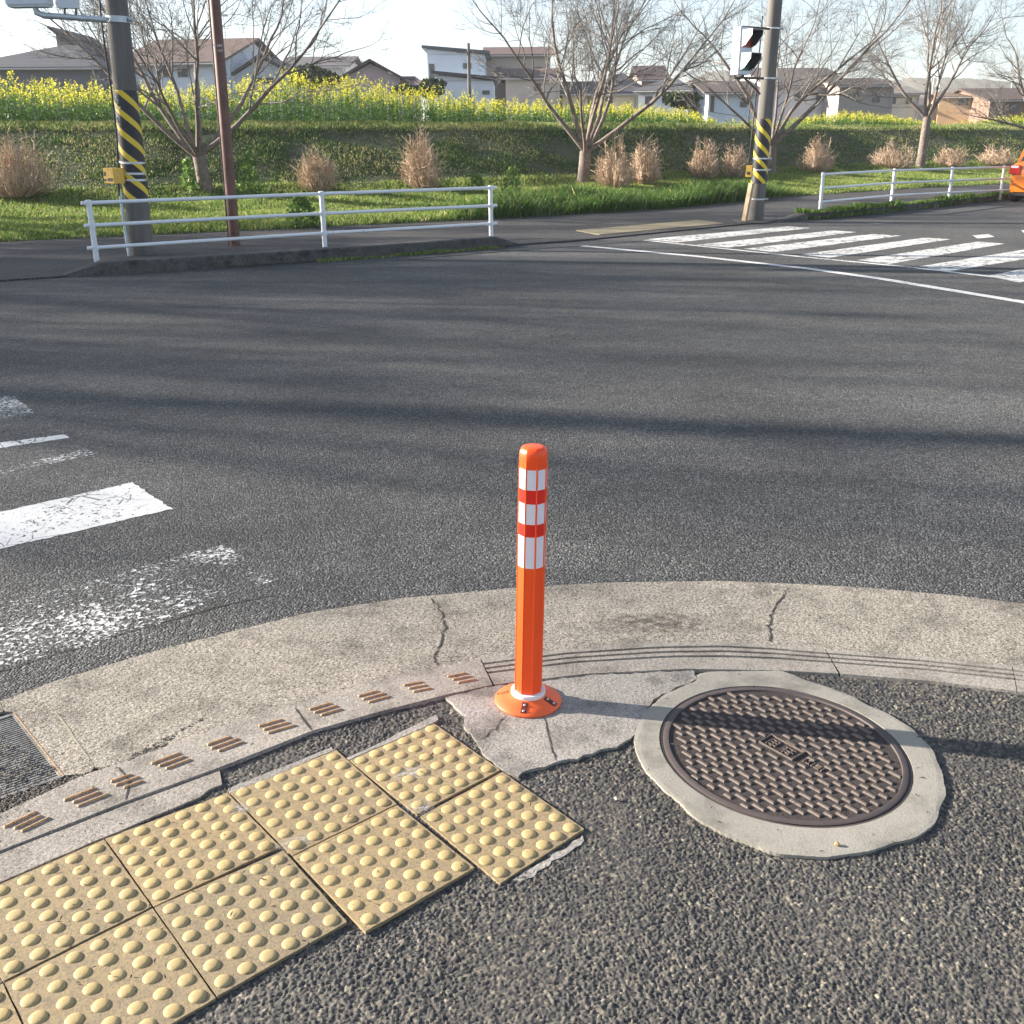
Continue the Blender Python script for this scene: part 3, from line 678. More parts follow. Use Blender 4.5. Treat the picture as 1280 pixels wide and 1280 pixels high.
for q in range(3):
    a = rad(-92+q*60) if q < 2 else rad(150)
    a = rad([-92, -20, 90][q]); tilt = math.atan2(.018, .044)
    mt = Matrix.Rotation(a, 4, 'Z') @ Matrix.Translation((.075, 0, .0185)) @ Matrix.Rotation(tilt*.95, 4, 'Y')
    m = MB(); m.box(-.021, .019, -.0085, .0085, -.004, .0012, mt); sl_ = m.build('bolt_slot', M['slot'], bo)
    m = MB()
    for dx in (-.011, .011):
        m.lathe([(.0042, 0), (.0042, .003), (.003, .0045)], 10, mt @ Matrix.Translation((dx, 0, 0)))
    m.build('bolt', M['steel_bolt'], sl_, 30)
def text_mesh(txt, size, mat, name, mtx, parent=None, ext=.0003):
    cu = bpy.data.curves.new(name, 'FONT'); cu.body = txt; cu.size = size; cu.extrude = ext; cu.align_x = 'CENTER'; cu.align_y = 'CENTER'
    to = bpy.data.objects.new(name+'_tmp', cu); COL.objects.link(to)
    dgp = bpy.context.evaluated_depsgraph_get(); me = bpy.data.meshes.new_from_object(to.evaluated_get(dgp))
    bpy.data.objects.remove(to); me.transform(mtx); me.materials.clear(); me.materials.append(mat)
    o = bpy.data.objects.new(name, me); COL.objects.link(o)
    if parent: o.parent = parent
    return o
a = rad(178)
text_mesh('F LAB', .0155, M['ink'], 'lettering', Matrix.Rotation(a, 4, 'Z') @ Matrix.Translation((.077, 0, .0192)) @ Matrix.Rotation(math.atan2(.018, .044)*.95, 4, 'Y') @ Matrix.Rotation(math.pi, 4, 'Z'), bs)
# ------------------------------------------------------------------ litter
m = MB()
for i in range(330):
    r_ = random.random()
    px, py = (random.uniform(0, 720), random.uniform(930, 1230)) if r_ < .45 else (random.uniform(100, 1270), random.uniform(745, 870)) if r_ < .8 else (random.uniform(800, 1170), random.uniform(870, 1070))
    p = G(px, py, .0135+(.003 if py > 900 and px < 700 else 0)); L = random.uniform(.002, .011); a = random.uniform(-.6, .6)+(0 if random.random() < .6 else 1.4)
    mt = Matrix.Translation(p) @ Matrix.Rotation(a, 4, 'Z') @ Matrix.Rotation(random.uniform(-.15, .15), 4, 'Y')
    w_ = random.uniform(.0006, .0022)
    m.add([(-L, 0, 0), (0, -w_, .001), (L, 0, .0015), (0, w_, .002)], [(0, 1, 2, 3)], mt)
tag(m.build('leaf_litter', simple('dry_litter', (.06, .042, .03), .9, var=.5, scale=50)), 'dark scraps of dry leaf and needles strewn over tiles and concrete', 'litter', kind='stuff')
def rock(m, c, r, n=5):
    bm = bmesh.new(); bmesh.ops.create_icosphere(bm, subdivisions=1, radius=1)
    sc = Vector((random.uniform(.7, 1.3), random.uniform(.6, 1.1), random.uniform(.5, .9)))*r
    vs = [(c[0]+v.co.x*sc.x*random.uniform(.75, 1.2), c[1]+v.co.y*sc.y*random.uniform(.75, 1.2), c[2]+v.co.z*sc.z*random.uniform(.75, 1.2)) for v in bm.verts]
    fs = [tuple(v.index for v in f.verts) for f in bm.faces]; bm.free(); m.add(vs, fs)
ROCK = simple('pale_pebble', (.48, .45, .38), .8, var=.3, scale=80)
for px, py, r_, lb in ((1046, 1056, .007, 'small brown pebble on the pale manhole surround'), (770, 999, .006, 'white pebble on dark asphalt left of the manhole'), (801, 1022, .0045, 'tiny white pebble on asphalt below the manhole surround')):
    m = MB(); rock(m, (0, 0, 0), r_); p = G(px, py, .014 if px > 1000 else .008); p.z += r_*.4
    tag(m.build('pebble', ROCK if px < 1000 else M['rib'], loc=p), lb, 'pebble')
# grit in the gutter by the grate
m = MB()
dirt = [(74, 973), (140, 958), (200, 925), (262, 893), (215, 922), (205, 936), (100, 973), (0, 1020), (-26, 1032), (-26, 1012)]
def inpoly(x, y, P):
    c = False
    for i in range(len(P)):
        (x1, y1), (x2, y2) = P[i], P[i-1]
        if (y1 > y) != (y2 > y) and x < (x2-x1)*(y-y1)/(y2-y1)+x1: c = not c
    return c
cnt = 0
while cnt < 3400:
    px, py = random.uniform(-30, 262), random.uniform(888, 1034)
    if inpoly(px, py, dirt) or (px < 70 and random.random() < .12 and py > 960-(70-px)*.6):
        p = G(px, py, .010); rock(m, (p.x, p.y, random.uniform(.0, .012)), random.uniform(.0015, .0045)); cnt += 1
tag(m.build('gutter_grit', simple('grit', (.16, .14, .115), .95, var=.5, scale=150)), 'dark grit and soil collected in the gutter beside the drain grate', 'grit', kind='stuff')
slab('gutter_grit_bed', gp([(19, 893), (74, 973), (112, 970), (134, 963), (200, 940), (100, 976), (0, 1024), (-30, 1037), (-30, 1010), (74, 973)][1:9]), .004, -.02, M['crack'])
# ------------------------------------------------------------------ far kerbs
def kerb(name, P, wid, h, mat, taper=(1, 1)):
    m = MB(); n = len(P); vs = []
    for i, p in enumerate(P):
        d = (P[min(i+1, n-1)]-P[max(i-1, 0)]).normalized(); nn = Vector((-d.y, d.x, 0))
        k_ = 0.06 if (i == 0 and taper[0]) or (i == n-1 and taper[1]) else 1; hh = h*k_
        for o_, z in ((0, 0), (.02, hh*.9), (.045, hh), (wid-.02, hh), (wid, hh*.9), (wid, 0)):
            q = p+nn*o_; vs.append((q.x, q.y, z+.0))
    m.add(vs, [(i*6+j, (i+1)*6+j, (i+1)*6+j+1, i*6+j+1) for i in range(n-1) for j in range(5)]); return tag(m.build(name, mat, smooth=25), kind='structure')
def dens(P, n):
    out = []
    for a, b in zip(P, P[1:]): out += [a.lerp(b, j/n) for j in range(n)]
    return out+[P[-1]]
kl = [G(76, 347), G(128, 344.5)]+dens(gp([(128, 344.5), (300, 334), (400, 327), (530, 317), (622, 309.5)]), 4)[1:]+[G(652, 306.5)]
kerb('kerb', kl, .30, .17, M['far_conc'])
kr = [G(975, 278), G(1012, 275)]+dens(gp([(1012, 275), (1060, 271), (1110, 266), (1200, 256), (1280, 247)]), 4)[1:]+[Vector((24, 37.2, 0)), Vector((45, 50, 0))]
kerb('kerb', kr, .30, .15, M['far_conc'], (1, 0))
ft = [[(720, 290), (749, 295.5), (908, 281), (872, 277)]]
ytf = NT('far_yellow_blocks'); ytf.set('Base Color', ytf.mix(ytf.noise(12, 5), (.13, .115, .08), (.30, .25, .145))).set('Roughness', .8); ytf.bump(ytf.vor(18, out='Distance', rnd=0.0), 1.0, -.02)
fo = slab('tactile_paving', gp(ft[0]), .034, 0, ytf.m); 
# ------------------------------------------------------------------ fences
def fence(posts, h, zb, label, ext0, ext1, rails=(.975, .62, .26)):
    c = Vector(posts[0]); e = empty('pipe_fence', c, label, 'fence', 'white pipe fences along the kerb')
    P = [Vector(p)-c for p in posts]
    for p in P:
        m = MB(); m.tube([(p.x, p.y, zb-.04), (p.x, p.y, zb+h)], .038, 14); m.tube([(p.x, p.y, zb+h), (p.x, p.y, zb+h+.012), (p.x, p.y, zb+h+.02)], [.042, .042, .025], 14)
        for r_ in rails: m.tube([(p.x, p.y, zb+h*r_-.035), (p.x, p.y, zb+h*r_+.035)], .045, 14)
        m.build('fence_post', M['fence'], e, 40)
    for r_ in rails:
        Q = list(P)
        Q[0] = Q[0]+(P[0]-P[1]).normalized()*ext0; Q[-1] = Q[-1]+(P[-1]-P[-2]).normalized()*ext1
        m = MB(); m.tube([(p.x, p.y-.0, zb+h*r_) for p in Q], .026, 12); m.build('rail', M['fence'], e, 40)
    return e
fence([G(121, 325, .1)*1, G(406, 305, .1), G(614, 292, .1)], .83, .05, 'white three-rail pipe fence on the dark kerb in front of the two left poles', .1, .12)
for o in COL.objects:
    pass
fp = gp([(1025, 262), (1114, 253), (1186, 249), (1250, 246)], .1)
fp += [fp[-1]+(fp[-1]-fp[-2])*1.0, fp[-1]+(fp[-1]-fp[-2])*2.0]
fence(fp, .83, .05, 'white three-rail pipe fence along the weedy kerb at the right, behind the far crosswalk', .05, .1)
for e in [o for o in COL.objects if o.name.startswith('pipe_fence')]: e.location.z = 0.0
# ------------------------------------------------------------------ poles
def tilted(base, top_px, top_y):
    """pole axis from its base towards a point seen at top_px"""
    t = R(top_px, top_y, base.y); return (t-base)
def make_pole(base, axis, H, r0, r1, label, wrap=None, extra=None, name='utility_pole', mat='pole'):
    e = empty(name, base, label, 'pole')
    q = Vector((0, 0, 1)).rotation_difference(axis.normalized()); e.rotation_mode = 'QUATERNION'; e.rotation_quaternion = q
    m = MB(); m.tube([(0, 0, -.1), (0, 0, H)], [r0, r1], 32); m.build('shaft', M[mat], e, 40)
    return e
pL = G(178, 320)
e1 = make_pole(pL, tilted(pL, 145, 0), 9, .178, .12, 'thick leaning concrete pole wrapped in black and yellow stripes behind the left fence')
rl = lambda z: .178-(.058)*z/9
def zat(base, axis, py, px): # height along pole for an image row
    best = min(np.arange(0, 8, .01), key=lambda s: abs(proj(base+axis.normalized()*float(s))[1]-py)); return float(best)
def proj(p):
    d = p-Vector((0, 0, HC)); z = d.dot(FW); return (640+F*d.dot(RT)/z, 640-F*d.dot(UP)/z)
aL = tilted(pL, 145, 0); z1 = zat(pL, aL, 113, 0); z0 = zat(pL, aL, 249, 0)
m = MB(); m.tube([(0, 0, z0), (0, 0, z1)], [rl(z0)+.004, rl(z1)+.004], 40); m.build('striped_wrap', M['wrap'], e1, 40)
for y in (203, 216.5, 225):
    z = zat(pL, aL, y, 0); m = MB(); m.tube([(0, 0, z-.015), (0, 0, z+.015)], rl(z)+.008, 32); m.tube([(-rl(z)-.02, -.04, z), (-rl(z)+.02, -.06, z)], .025, 8); m.build('steel_band', M['band'], e1, 40)
z = zat(pL, aL, 25, 0)
m = MB(); m.tube([(0, 0, z-.04), (0, 0, z+.04)], rl(z)+.012, 32); m.tube([(rl(z)+.01, -.05, z), (rl(z)+.07, -.05, z)], .03, 8); m.tube([(rl(z)-.03, -.1, z), (-rl(z), -.15, z+.0)], .02, 8); m.build('clamp', M['galv'], e1, 40)
pc = lambda px, py: (R(px, py, pL.y-.22)-pL)
qi = e1.rotation_quaternion.inverted()
def loc(px, py, dy=-.22): return qi @ (R(px, py, pL.y+dy)-pL)
m = MB(); m.tube([loc(134, 25), loc(80, 21), loc(55, 19.5), loc(46, 16), loc(43, 5)], [.04, .04, .042, .042, .042], 12); arm = m.build('signal_arm', M['galv'], e1, 40)
m = MB(); m.tube([loc(81, 24), loc(81, 8)], .015, 8); m.build('bracket', M['dark_panel'], arm)
m = MB(); m.tube([loc(95, 24), loc(95, 8)], .015, 8); m.build('bracket', M['dark_panel'], arm)
m = MB(); a_ = loc(12, 7); b_ = loc(63, 6)
mt = Matrix.Translation((a_+b_)/2) @ Matrix.Rotation(math.atan2(b_.z-a_.z, b_.x-a_.x)*-1, 4, 'Y')
w_ = (b_-a_).length/2
m.box(-w_, w_, -.12, .12, 0, 1.0, mt, bev=.02); m.box(-w_*.96, w_*.96, -.1, .1, -.03, 0, mt); sg = m.build('traffic_signal', M['housing'], e1)
e_sig = sg
m = MB(); a_ = loc(73, 11); b_ = loc(98, 10); w_ = (b_-a_).length/2; mt = Matrix.Translation((a_+b_)/2)
m.box(-w_, w_, -.06, .06, 0, .55, mt, bev=.01); m.build('control_box', M['housing'], e1)
m = MB(); m.tube([loc(122, -40, -.2), loc(126, 20, -.2), loc(131, 60, -.2), loc(139, 110, -.2), loc(146, 170, -.2), loc(149, 245, -.2)], .014, 8); m.build('cable', M['cable'], e1, 60)
m = MB(); m.tube([loc(150, 240, -.18), loc(157, 290, -.18), loc(162, 321, -.18)], .026, 10); m.build('conduit', M['galv'], e1, 60)
# yellow push-button box
m = MB(); a_ = loc(136, 229, -.2); b_ = loc(153, 229, -.2); c_ = (a_+b_)/2; w_ = (b_-a_).length/2
mt = Matrix.Translation(c_) @ Matrix.Rotation(rad(-28), 4, 'Z'); m.box(-w_*.95, w_*1.0, -.12, .09, 0, .215, mt, bev=.008); yb = m.build('button_box', M['ybox'], e1)
m = MB(); m.box(-.02, .085, -.1225, -.12, .03, .075, mt); m.box(-.085, -.045, -.1225, -.12, .10, .16, mt); m.box(-.09, -.045, -.1225, -.12, .03, .06, mt); m.build('label_plate', M['dark_panel'], yb)
m = MB()
GR = [[(144, 123), (147, 121), (151, 122), (154, 126), (153, 131)], [(145, 130), (149, 133), (152, 136)], [(148, 142), (149, 150), (152, 147), (153, 153)], [(147, 152), (151, 160), (155, 166), (152, 162)], [(148, 178), (152, 182), (154, 190)], [(149, 183), (150, 192), (153, 187)], [(150, 135), (155, 139), (156, 134)]]
for gl in GR:
    pts = []
    for x, y in gl:
        z = zat(pL, aL, y, 0); cxp = proj(pL+aL.normalized()*z)[0]; off = max(-.97, min(.97, (x-cxp)/(F*rl(z)/16.8))); r_ = rl(z)+.006
        pts.append((r_*off, -r_*math.sqrt(1-off*off), z))
    m.tube(pts, .007, 6)
m.build('graffiti', M['graffiti'], e1)
# brown steel pole
pB = G(294, 309); aB = tilted(pB, 268.5, 0)
e2 = make_pole(pB, aB, 8, .088, .075, 'plain dark brown steel pole with tiny white numbers behind the left fence', mat='brown_steel', name='steel_pole')
q2 = e2.rotation_quaternion.inverted()
m = MB(); m.tube([(-.093, -.02, .02), (-.093, -.02, .9), (-.093, -.02, zat(pB, aB, 60, 0)), (-.09, -.02, 7)], .012, 6); m.build('cable', M['cable'], e2)
zt_ = zat(pB, aB, 61, 0)
WP = simple('white_stencil', (.62, .62, .64), .6)
text_mesh('78 688', .055, WP, 'pole_number', Matrix.Translation((.0, -.086, zt_+.035)) @ Matrix.Rotation(math.pi/2, 4, 'X'), e2, .0015)
text_mesh('5 150', .055, WP, 'pole_number', Matrix.Translation((.015, -.086, zt_-.035)) @ Matrix.Rotation(math.pi/2, 4, 'X'), e2, .0015)
# right pole with pedestrian signal
pR = G(944, 277); aR = tilted(pR, 969, 0)
e3 = make_pole(pR, aR, 8.5, .16, .12, 'leaning concrete pole with black and yellow stripes carrying the pedestrian signal by the far crosswalk')
r3 = lambda z: .16-.04*z/8.5
q3 = e3.rotation_quaternion.inverted()
def loc3(px, py, dy=-.2): return q3 @ (R(px, py, pR.y+dy)-pR)
z1 = zat(pR, aR, 149, 0); z0 = zat(pR, aR, 229, 0)
m = MB(); m.tube([(0, 0, z0), (0, 0, z1)], [r3(z0)+.004, r3(z1)+.004], 40); m.build('striped_wrap', M['wrap'], e3, 40)
for y in (36, 98, 198, 212, 249):
    z = zat(pR, aR, y, 0); m = MB(); m.tube([(0, 0, z-.014), (0, 0, z+.014)], r3(z)+.008, 32); m.tube([(r3(z), -.03, z), (r3(z)+.06, -.03, z)], .02, 8); m.build('steel_band', M['band'], e3, 40)
m = MB(); m.tube([loc3(962, 36), loc3(928, 33.5), loc3(924, 37), loc3(923, 44)], .022, 8); m.build('signal_arm', M['dark_panel'], e3, 40); m = MB(); m.tube([loc3(955, 98), loc3(918, 97), loc3(917, 88)], .022, 8); m.tube([loc3(950, 118), loc3(944, 111), loc3(927, 94)], .024, 8); m.build('signal_arm', M['dark_panel'], e3, 40)
# signal head: body turned, hoods pointing left-front
sa = loc3(929, 64, -.35)
mt = Matrix.Translation(sa) @ q3.to_matrix().to_4x4() @ Matrix.Rotation(rad(38), 4, 'Z')
m = MB(); m.box(-.19, .19, -.06, .12, -.42, .42, mt, bev=.015); hd = m.build('pedestrian_signal', M['housing'], e3)
for zc, ln in ((.205, 'lens_red'), (-.205, 'lens_green')):
    m = MB(); m.box(-.145, .145, -.066, -.058, zc-.145, zc+.145, mt); m.build('lens', M[ln], hd)
    m = MB(); t_ = .006; dpt = .27
    m.box(-.16, .16, -.06-dpt, -.06, zc+.155, zc+.155+t_, mt)
    for sx in (-1, 1):
        x0, x1 = sorted((sx*.16, sx*(.16-t_)))
        vs = [(x, y, z) for x in (x0, x1) for y, z in ((-.06, zc-.15), (-.06, zc+.155), (-.06-dpt, zc+.155), (-.06-dpt, zc+.06), (-.06-dpt*.45, zc-.10))]
        m.add(vs, [(0, 1, 2, 3, 4), (9, 8, 7, 6, 5)]+[(i, (i+1) % 5+0, (i+1) % 5+5, i+5) for i in range(5)], mt)
    m.build('hood', M['hood'], hd)
    m = MB(); m.box(-.154, .154, -.06-dpt*.97, -.062, zc+.150, zc+.154, mt)
    vs = [(x, y, z) for x in (.150, .153) for y, z in ((-.062, zc-.145), (-.062, zc+.15), (-.06-dpt*.97, zc+.15), (-.06-dpt*.97, zc+.065), (-.06-dpt*.45, zc-.09))]
    m.add(vs, [(0, 1, 2, 3, 4), (9, 8, 7, 6, 5)], mt); m.build('hood_lining', M['hood_in'], hd)
m = MB(); m.tube([loc3(953, 20, -.18), loc3(943, 140, -.18), loc3(936, 205, -.18)], .014, 8); m.build('cable', M['cable'], e3)
m = MB(); a_ = loc3(939.5, 229, -.2); b_ = loc3(930.5, 276, -.2)
m.tube([a_, b_], .062, 4); m.build('cable_guard', M['guard_wood'], e3)
m = MB(); mt = Matrix.Translation(loc3(936.5, 221, -.22)) @ Matrix.Rotation(rad(-25), 4, 'Z'); m.box(-.06, .06, -.09, .05, 0, .22, mt, bev=.006); yb = m.build('button_box', M['ybox'], e3)
m = MB(); m.box(-.035, .035, -.0925, -.09, .04, .10, mt); m.build('label_plate', M['dark_panel'], yb)
slab('pole_footing', gp([(915, 276), (928, 273), (965, 273), (972, 277), (955, 280), (925, 280)]), .03, 0, M['far_conc'])
# ------------------------------------------------------------------ trees
def branch_pts(p, d, L, n, wob, lift):
    pts = [p.copy()]; d = d.normalized()
    for i in range(n):
        d = (d+Vector((random.gauss(0, wob), random.gauss(0, wob), random.gauss(0, wob)+lift))).normalized(); p = p+d*(L/n); pts.append(p.copy())
    return pts, d
def perp(d):
    a = Vector((random.gauss(0, 1), random.gauss(0, 1), random.gauss(0, 1))); a = (a-d*a.dot(d)).normalized(); return a
def cherry(base, H, spread, label, stems, rt, seed, density=1.0, group='bare cherry trees on the grass bank'):
    random.seed(seed)
    e = empty('cherry_tree', base, label, 'tree', group)
    tr = MB(); cr = MB()
    def grow(p, d, L, r, lev):
        n = 6 if lev < 2 else 4 if lev == 2 else 3
        pts, de = branch_pts(p, d, L, n, (.09, .11, .15, .2, .22)[lev], (.03, .045, .04, .02, .01)[lev])
        r1 = r*(.42 if lev < 4 else .6)
        rs = [r+(r1-r)*i/n for i in range(n+1)]
        (tr if lev == 0 else cr).tube(pts, rs, 8 if lev == 0 else 6 if lev == 1 else 4 if lev == 2 else 3, cap=False)
        if lev >= 4: return
        cnt = (6.4, 5, 4.8, 3.6)[lev]*density; cnt = int(cnt)+(random.random() < cnt-int(cnt))
        for i in range(cnt):
            f = random.uniform(.25, 1) if lev else random.uniform(.35, 1); k_ = f*n; a = int(min(k_, n-1)); q = pts[a].lerp(pts[a+1], k_-a)
            dd = (pts[a+1]-pts[a]).normalized(); ang = random.uniform(.4, .95)
            nd = dd*math.cos(ang)+perp(dd)*math.sin(ang)
            if nd.z < -.15: nd.z = abs(nd.z)*.3
            rr = max(rs[a]*random.uniform(.4, .62), .0036)
            grow(q, nd, L*random.uniform(.42, .68)*(1.15-f*.35), rr, lev+1)
        grow(pts[-1], de, L*.55, r1, lev+1)
    ns = len(stems)
    fork = rt[1]
    pts, de = branch_pts(Vector((0, 0, -.1)), Vector((rt[2], 0, 1)), fork+.1, 4, .04, 0)
    tr.tube(pts, [rt[0]*1.3, rt[0]*1.05, rt[0], rt[0]*.95, rt[0]*.9], 12, cap=False)
    for (az, el, Lf, rf) in stems:
        d = Vector((math.cos(rad(az))*math.cos(rad(el)), math.sin(rad(az))*math.cos(rad(el)), math.sin(rad(el))))
        k_ = random.uniform(.75, 1); q = pts[3].lerp(pts[4], k_)
        grow(q-d*.05, d, Lf*H*.55, rt[0]*rf*.84, 0)
    tr.build('trunk', M['bark'], e, 'all'); cr.build('crown', M['twig'], e)
    return e
S5 = [(185, 28, .9, .5), (5, 35, .9, .5), (60, 55, .9, .5), (200, 62, .95, .5), (-40, 48, .8, .45), (100, 75, 1, .55), (-90, 60, .8, .42), (140, 45, .8, .4)]
t1 = T(258, 237); t2 = T(729, 229); t3 = T(963, 216); t4 = T(1150, 209)
cherry(t1, 6.2, 3, 'bare many-stemmed tree low on the bank behind the brown pole', [(178, 25, .95, .5), (3, 22, 1.05, .5), (20, 48, 1.0, .5), (170, 50, 1.0, .5), (-60, 62, .9, .45), (90, 70, 1, .55), (-110, 45, .8, .4), (195, 70, .9, .4)], (.165, .75, -.05), 11, .92)
cherry(t2, 6.6, 3, 'bare spreading cherry tree in the middle of the bank beside the wide dry shrub', [(180, 38, .9, .5), (2, 35, .95, .55), (30, 52, .95, .5), (195, 60, 1.0, .5), (-60, 65, .9, .45), (80, 72, 1, .6), (-100, 45, .7, .4), (8, 62, .9, .45)], (.17, .85, .03), 22, 1.0)
cherry(t3, 7.0, 3, 'bare twin-trunked tree right behind the pedestrian signal pole', [(175, 68, 1.0, .6), (0, 40, 1.1, .6), (10, 60, 1, .5), (185, 45, .8, .4), (90, 60, .9, .4), (-80, 55, .9, .4)], (.18, .9, .04), 33, .9)
cherry(t4, 7.2, 3, 'bare tree with pale slanting trunk behind the right fence', [(180, 48, .85, .5), (5, 48, .85, .5), (60, 65, .9, .5), (150, 70, 1, .55), (-70, 60, .8, .45)], (.17, 1.9, .09), 44, 1.0)
t5 = T(1292, 205)
cherry(t5, 7.0, 3, 'bare tree at the right edge with low branches reaching in above the orange car', [(180, 22, .7, .4), (175, 52, .9, .5), (10, 50, .9, .5), (90, 70, 1, .5), (-80, 60, .8, .4)], (.2, 1.4, 0), 55, 1.0)
# trees further along the row, outside the picture to the left: their shade falls across the road
srcs = [c for c in list(COL.objects) if c.name.startswith('cherry_tree')]
def copy_tree(o, loc, rz, sc):
    r = o.copy(); COL.objects.link(r); r.location = loc; r.rotation_euler[2] = rz; r.scale = (sc, sc, sc)
    for ch in list(o.children):
        c = ch.copy(); COL.objects.link(c); c.parent = r
    return r
for i, (x, t_, sc) in enumerate(((-15.5, 4.5, 1.0), (-22, 4.3, 1.35), (-28.5, 3.2, 1.75), (-36, 2.2, 1.95), (-44, 3.5, 2.0), (-31, 2.6, 1.9), (-25, 2.2, 1.5))):
    y = float(yE(x))+t_/.82
    o = copy_tree(srcs[i % 3], (x, y, float(tz(x, y))), i*1.7+.4, sc)
    o['label'] = ['bare cherry tree of the bank row just outside the left edge', 'second bare cherry tree beyond the left edge', 'third bare cherry tree beyond the left edge', 'fourth bare cherry tree beyond the left edge', 'farthest bare cherry tree beyond the left edge', 'sixth bare cherry tree beyond the left edge', 'seventh bare cherry tree beyond the left edge'][i]
e = make_pole(Vector((-33, 13.1, 0)), Vector((0.01, 0, 1)), 13.5, .21, .17, 'plain concrete utility pole unseen beyond the left edge, placed to shade the road')  # unseen pole, sited and sized to cast the soft band on the road
# ------------------------------------------------------------------ dry shrubs
def shrub(px, py, top, wpx, n, label, seed):
    random.seed(seed); n = int(n*.62); b = T(px, py); D = b.y*_c+(HC-b.z)*_s; Hh = (py-top)/F*D*1.03; W = wpx/F*D/2
    m = MB()
    for i in range(n):
        a = random.uniform(0, 2*math.pi); u = math.sqrt(random.random()); wv_ = .86+.16*math.sin(a*2+seed)+.12*math.sin(a*5+seed*2.3); d = Vector((math.cos(a)*u*W*wv_, math.sin(a)*u*W*wv_, 0))
        hh = Hh*math.sqrt(max(.05, 1-.86*u*u))*random.uniform(.5, 1.08)*(.9+.13*math.sin(a*3+seed*1.7)); s0 = d*random.uniform(.1, .55)
        p1 = s0.lerp(d*1.05, .75)+Vector((random.gauss(0, .03), random.gauss(0, .03), hh*.42)); p2 = d*random.uniform(.72, 1.0)+Vector((random.gauss(0, .02), random.gauss(0, .02), hh))
        r_ = random.uniform(.006, .0105)
        m.tube([s0, p1, p2], [r_*1.3, r_, r_*.6], 3, cap=False, mi=int(random.random() < .3))
        for q in range(5):
            f = random.uniform(.0, .98); o_ = p1.lerp(p2, f) if q else s0.lerp(p1, f); dr = (p2-p1).normalized()*random.uniform(.03, .14)+Vector((random.gauss(0, .10), random.gauss(0, .10), random.gauss(.02, .07)))+d.normalized()*random.uniform(0, .06)
            m.tube([o_, o_+dr], [r_*.7, r_*.5], 3, cap=False, mi=int(random.random() < .25))
    return tag(m.build("dry_shrub", [M["shrub_stem"], M["shrub_dark"]], loc=b), label, "shrub", "dry leafless shrubs along the bank")
_last = [None]
def m_name(): return [o for o in COL.objects][-1].name
for a in ((22, 246, 160, 108, 420, 'leafless tan shrub at the left edge of the bank, widest at the left', 1), (397, 240, 182, 54, 300, 'small rounded leafless shrub above the middle post of the left fence', 2), (528, 238, 163, 60, 380, 'tall egg-shaped leafless shrub standing alone between fence and middle tree', 3),
          (768, 236, 170, 66, 330, 'leafless shrub directly right of the middle tree, behind the leaning stake', 4), (806, 230, 172, 58, 320, 'leafless shrub merging with its neighbour right of the leaning stake', 5),
          (880, 223, 170, 48, 300, 'upright leafless shrub left of the signal pole', 6), (918, 223, 174, 34, 200, 'narrow leafless shrub touching the left side of the signal pole', 7), (1020, 217, 168, 46, 300, 'leafless shrub just right of the twin-trunked tree', 8),
          (1114, 211, 175, 68, 330, 'wide low leafless shrub left of the slanting pale trunk', 9), (1188, 209, 181, 50, 260, 'leafless shrub right of the slanting pale trunk', 10), (1243, 207, 181, 62, 280, 'leafless shrub behind the end of the right fence near the car', 12)):
    shrub(*a)
# leaning stake
b = T(766, 237); top = R(774, 199, b.y); m = MB(); m.tube([(0, 0, -.05), tuple(top-b)], .03, 8); tag(m.build('wooden_stake', M['guard_wood'], loc=b), 'thin pale stake leaning in front of the dry shrub', 'stake')
# ------------------------------------------------------------------ grass, flowers, weeds
def blades(name, X, Y, Z, Hh, W, lean, tone, mat, label, cat, kind='stuff', parent=None):
    n = len(X); a = rng.uniform(0, 2*np.pi, n); la = rng.uniform(0, 2*np.pi, n); ln = lean*Hh
    dx, dy = np.cos(a)*W/2, np.sin(a)*W/2; ox, oy = np.cos(la)*ln, np.sin(la)*ln
    V = np.empty((n, 5, 3))
    V[:, 0] = np.stack([X-dx, Y-dy, Z], 1); V[:, 1] = np.stack([X+dx, Y+dy, Z], 1)
    V[:, 2] = np.stack([X+dx*.8+ox*.35, Y+dy*.8+oy*.35, Z+Hh*.55], 1); V[:, 3] = np.stack([X+ox, Y+oy, Z+Hh], 1); V[:, 4] = np.stack([X-dx*.8+ox*.35, Y-dy*.8+oy*.35, Z+Hh*.55], 1)
    Fq = np.arange(n*5).reshape(n, 5)
    o = npmesh(name, V.reshape(-1, 3), Fq, [mat], attrs={'tone': np.repeat(tone, 5)}, parent=parent)
    if label: tag(o, label, cat, kind=kind)
    return o
def vnoise(x, y, s, seed=0):
    x = x/s; y = y/s; i, j = np.floor(x), np.floor(y); fx, fy = x-i, y-j; fx = fx*fx*(3-2*fx); fy = fy*fy*(3-2*fy)
    h = lambda a, b: hashf(a, b, seed+11)
    return (h(i, j)*(1-fx)+h(i+1, j)*fx)*(1-fy)+(h(i, j+1)*(1-fx)+h(i+1, j+1)*fx)*fy
def cone(X, Y, mg=1.5): return np.abs(X) < .52*Y+mg
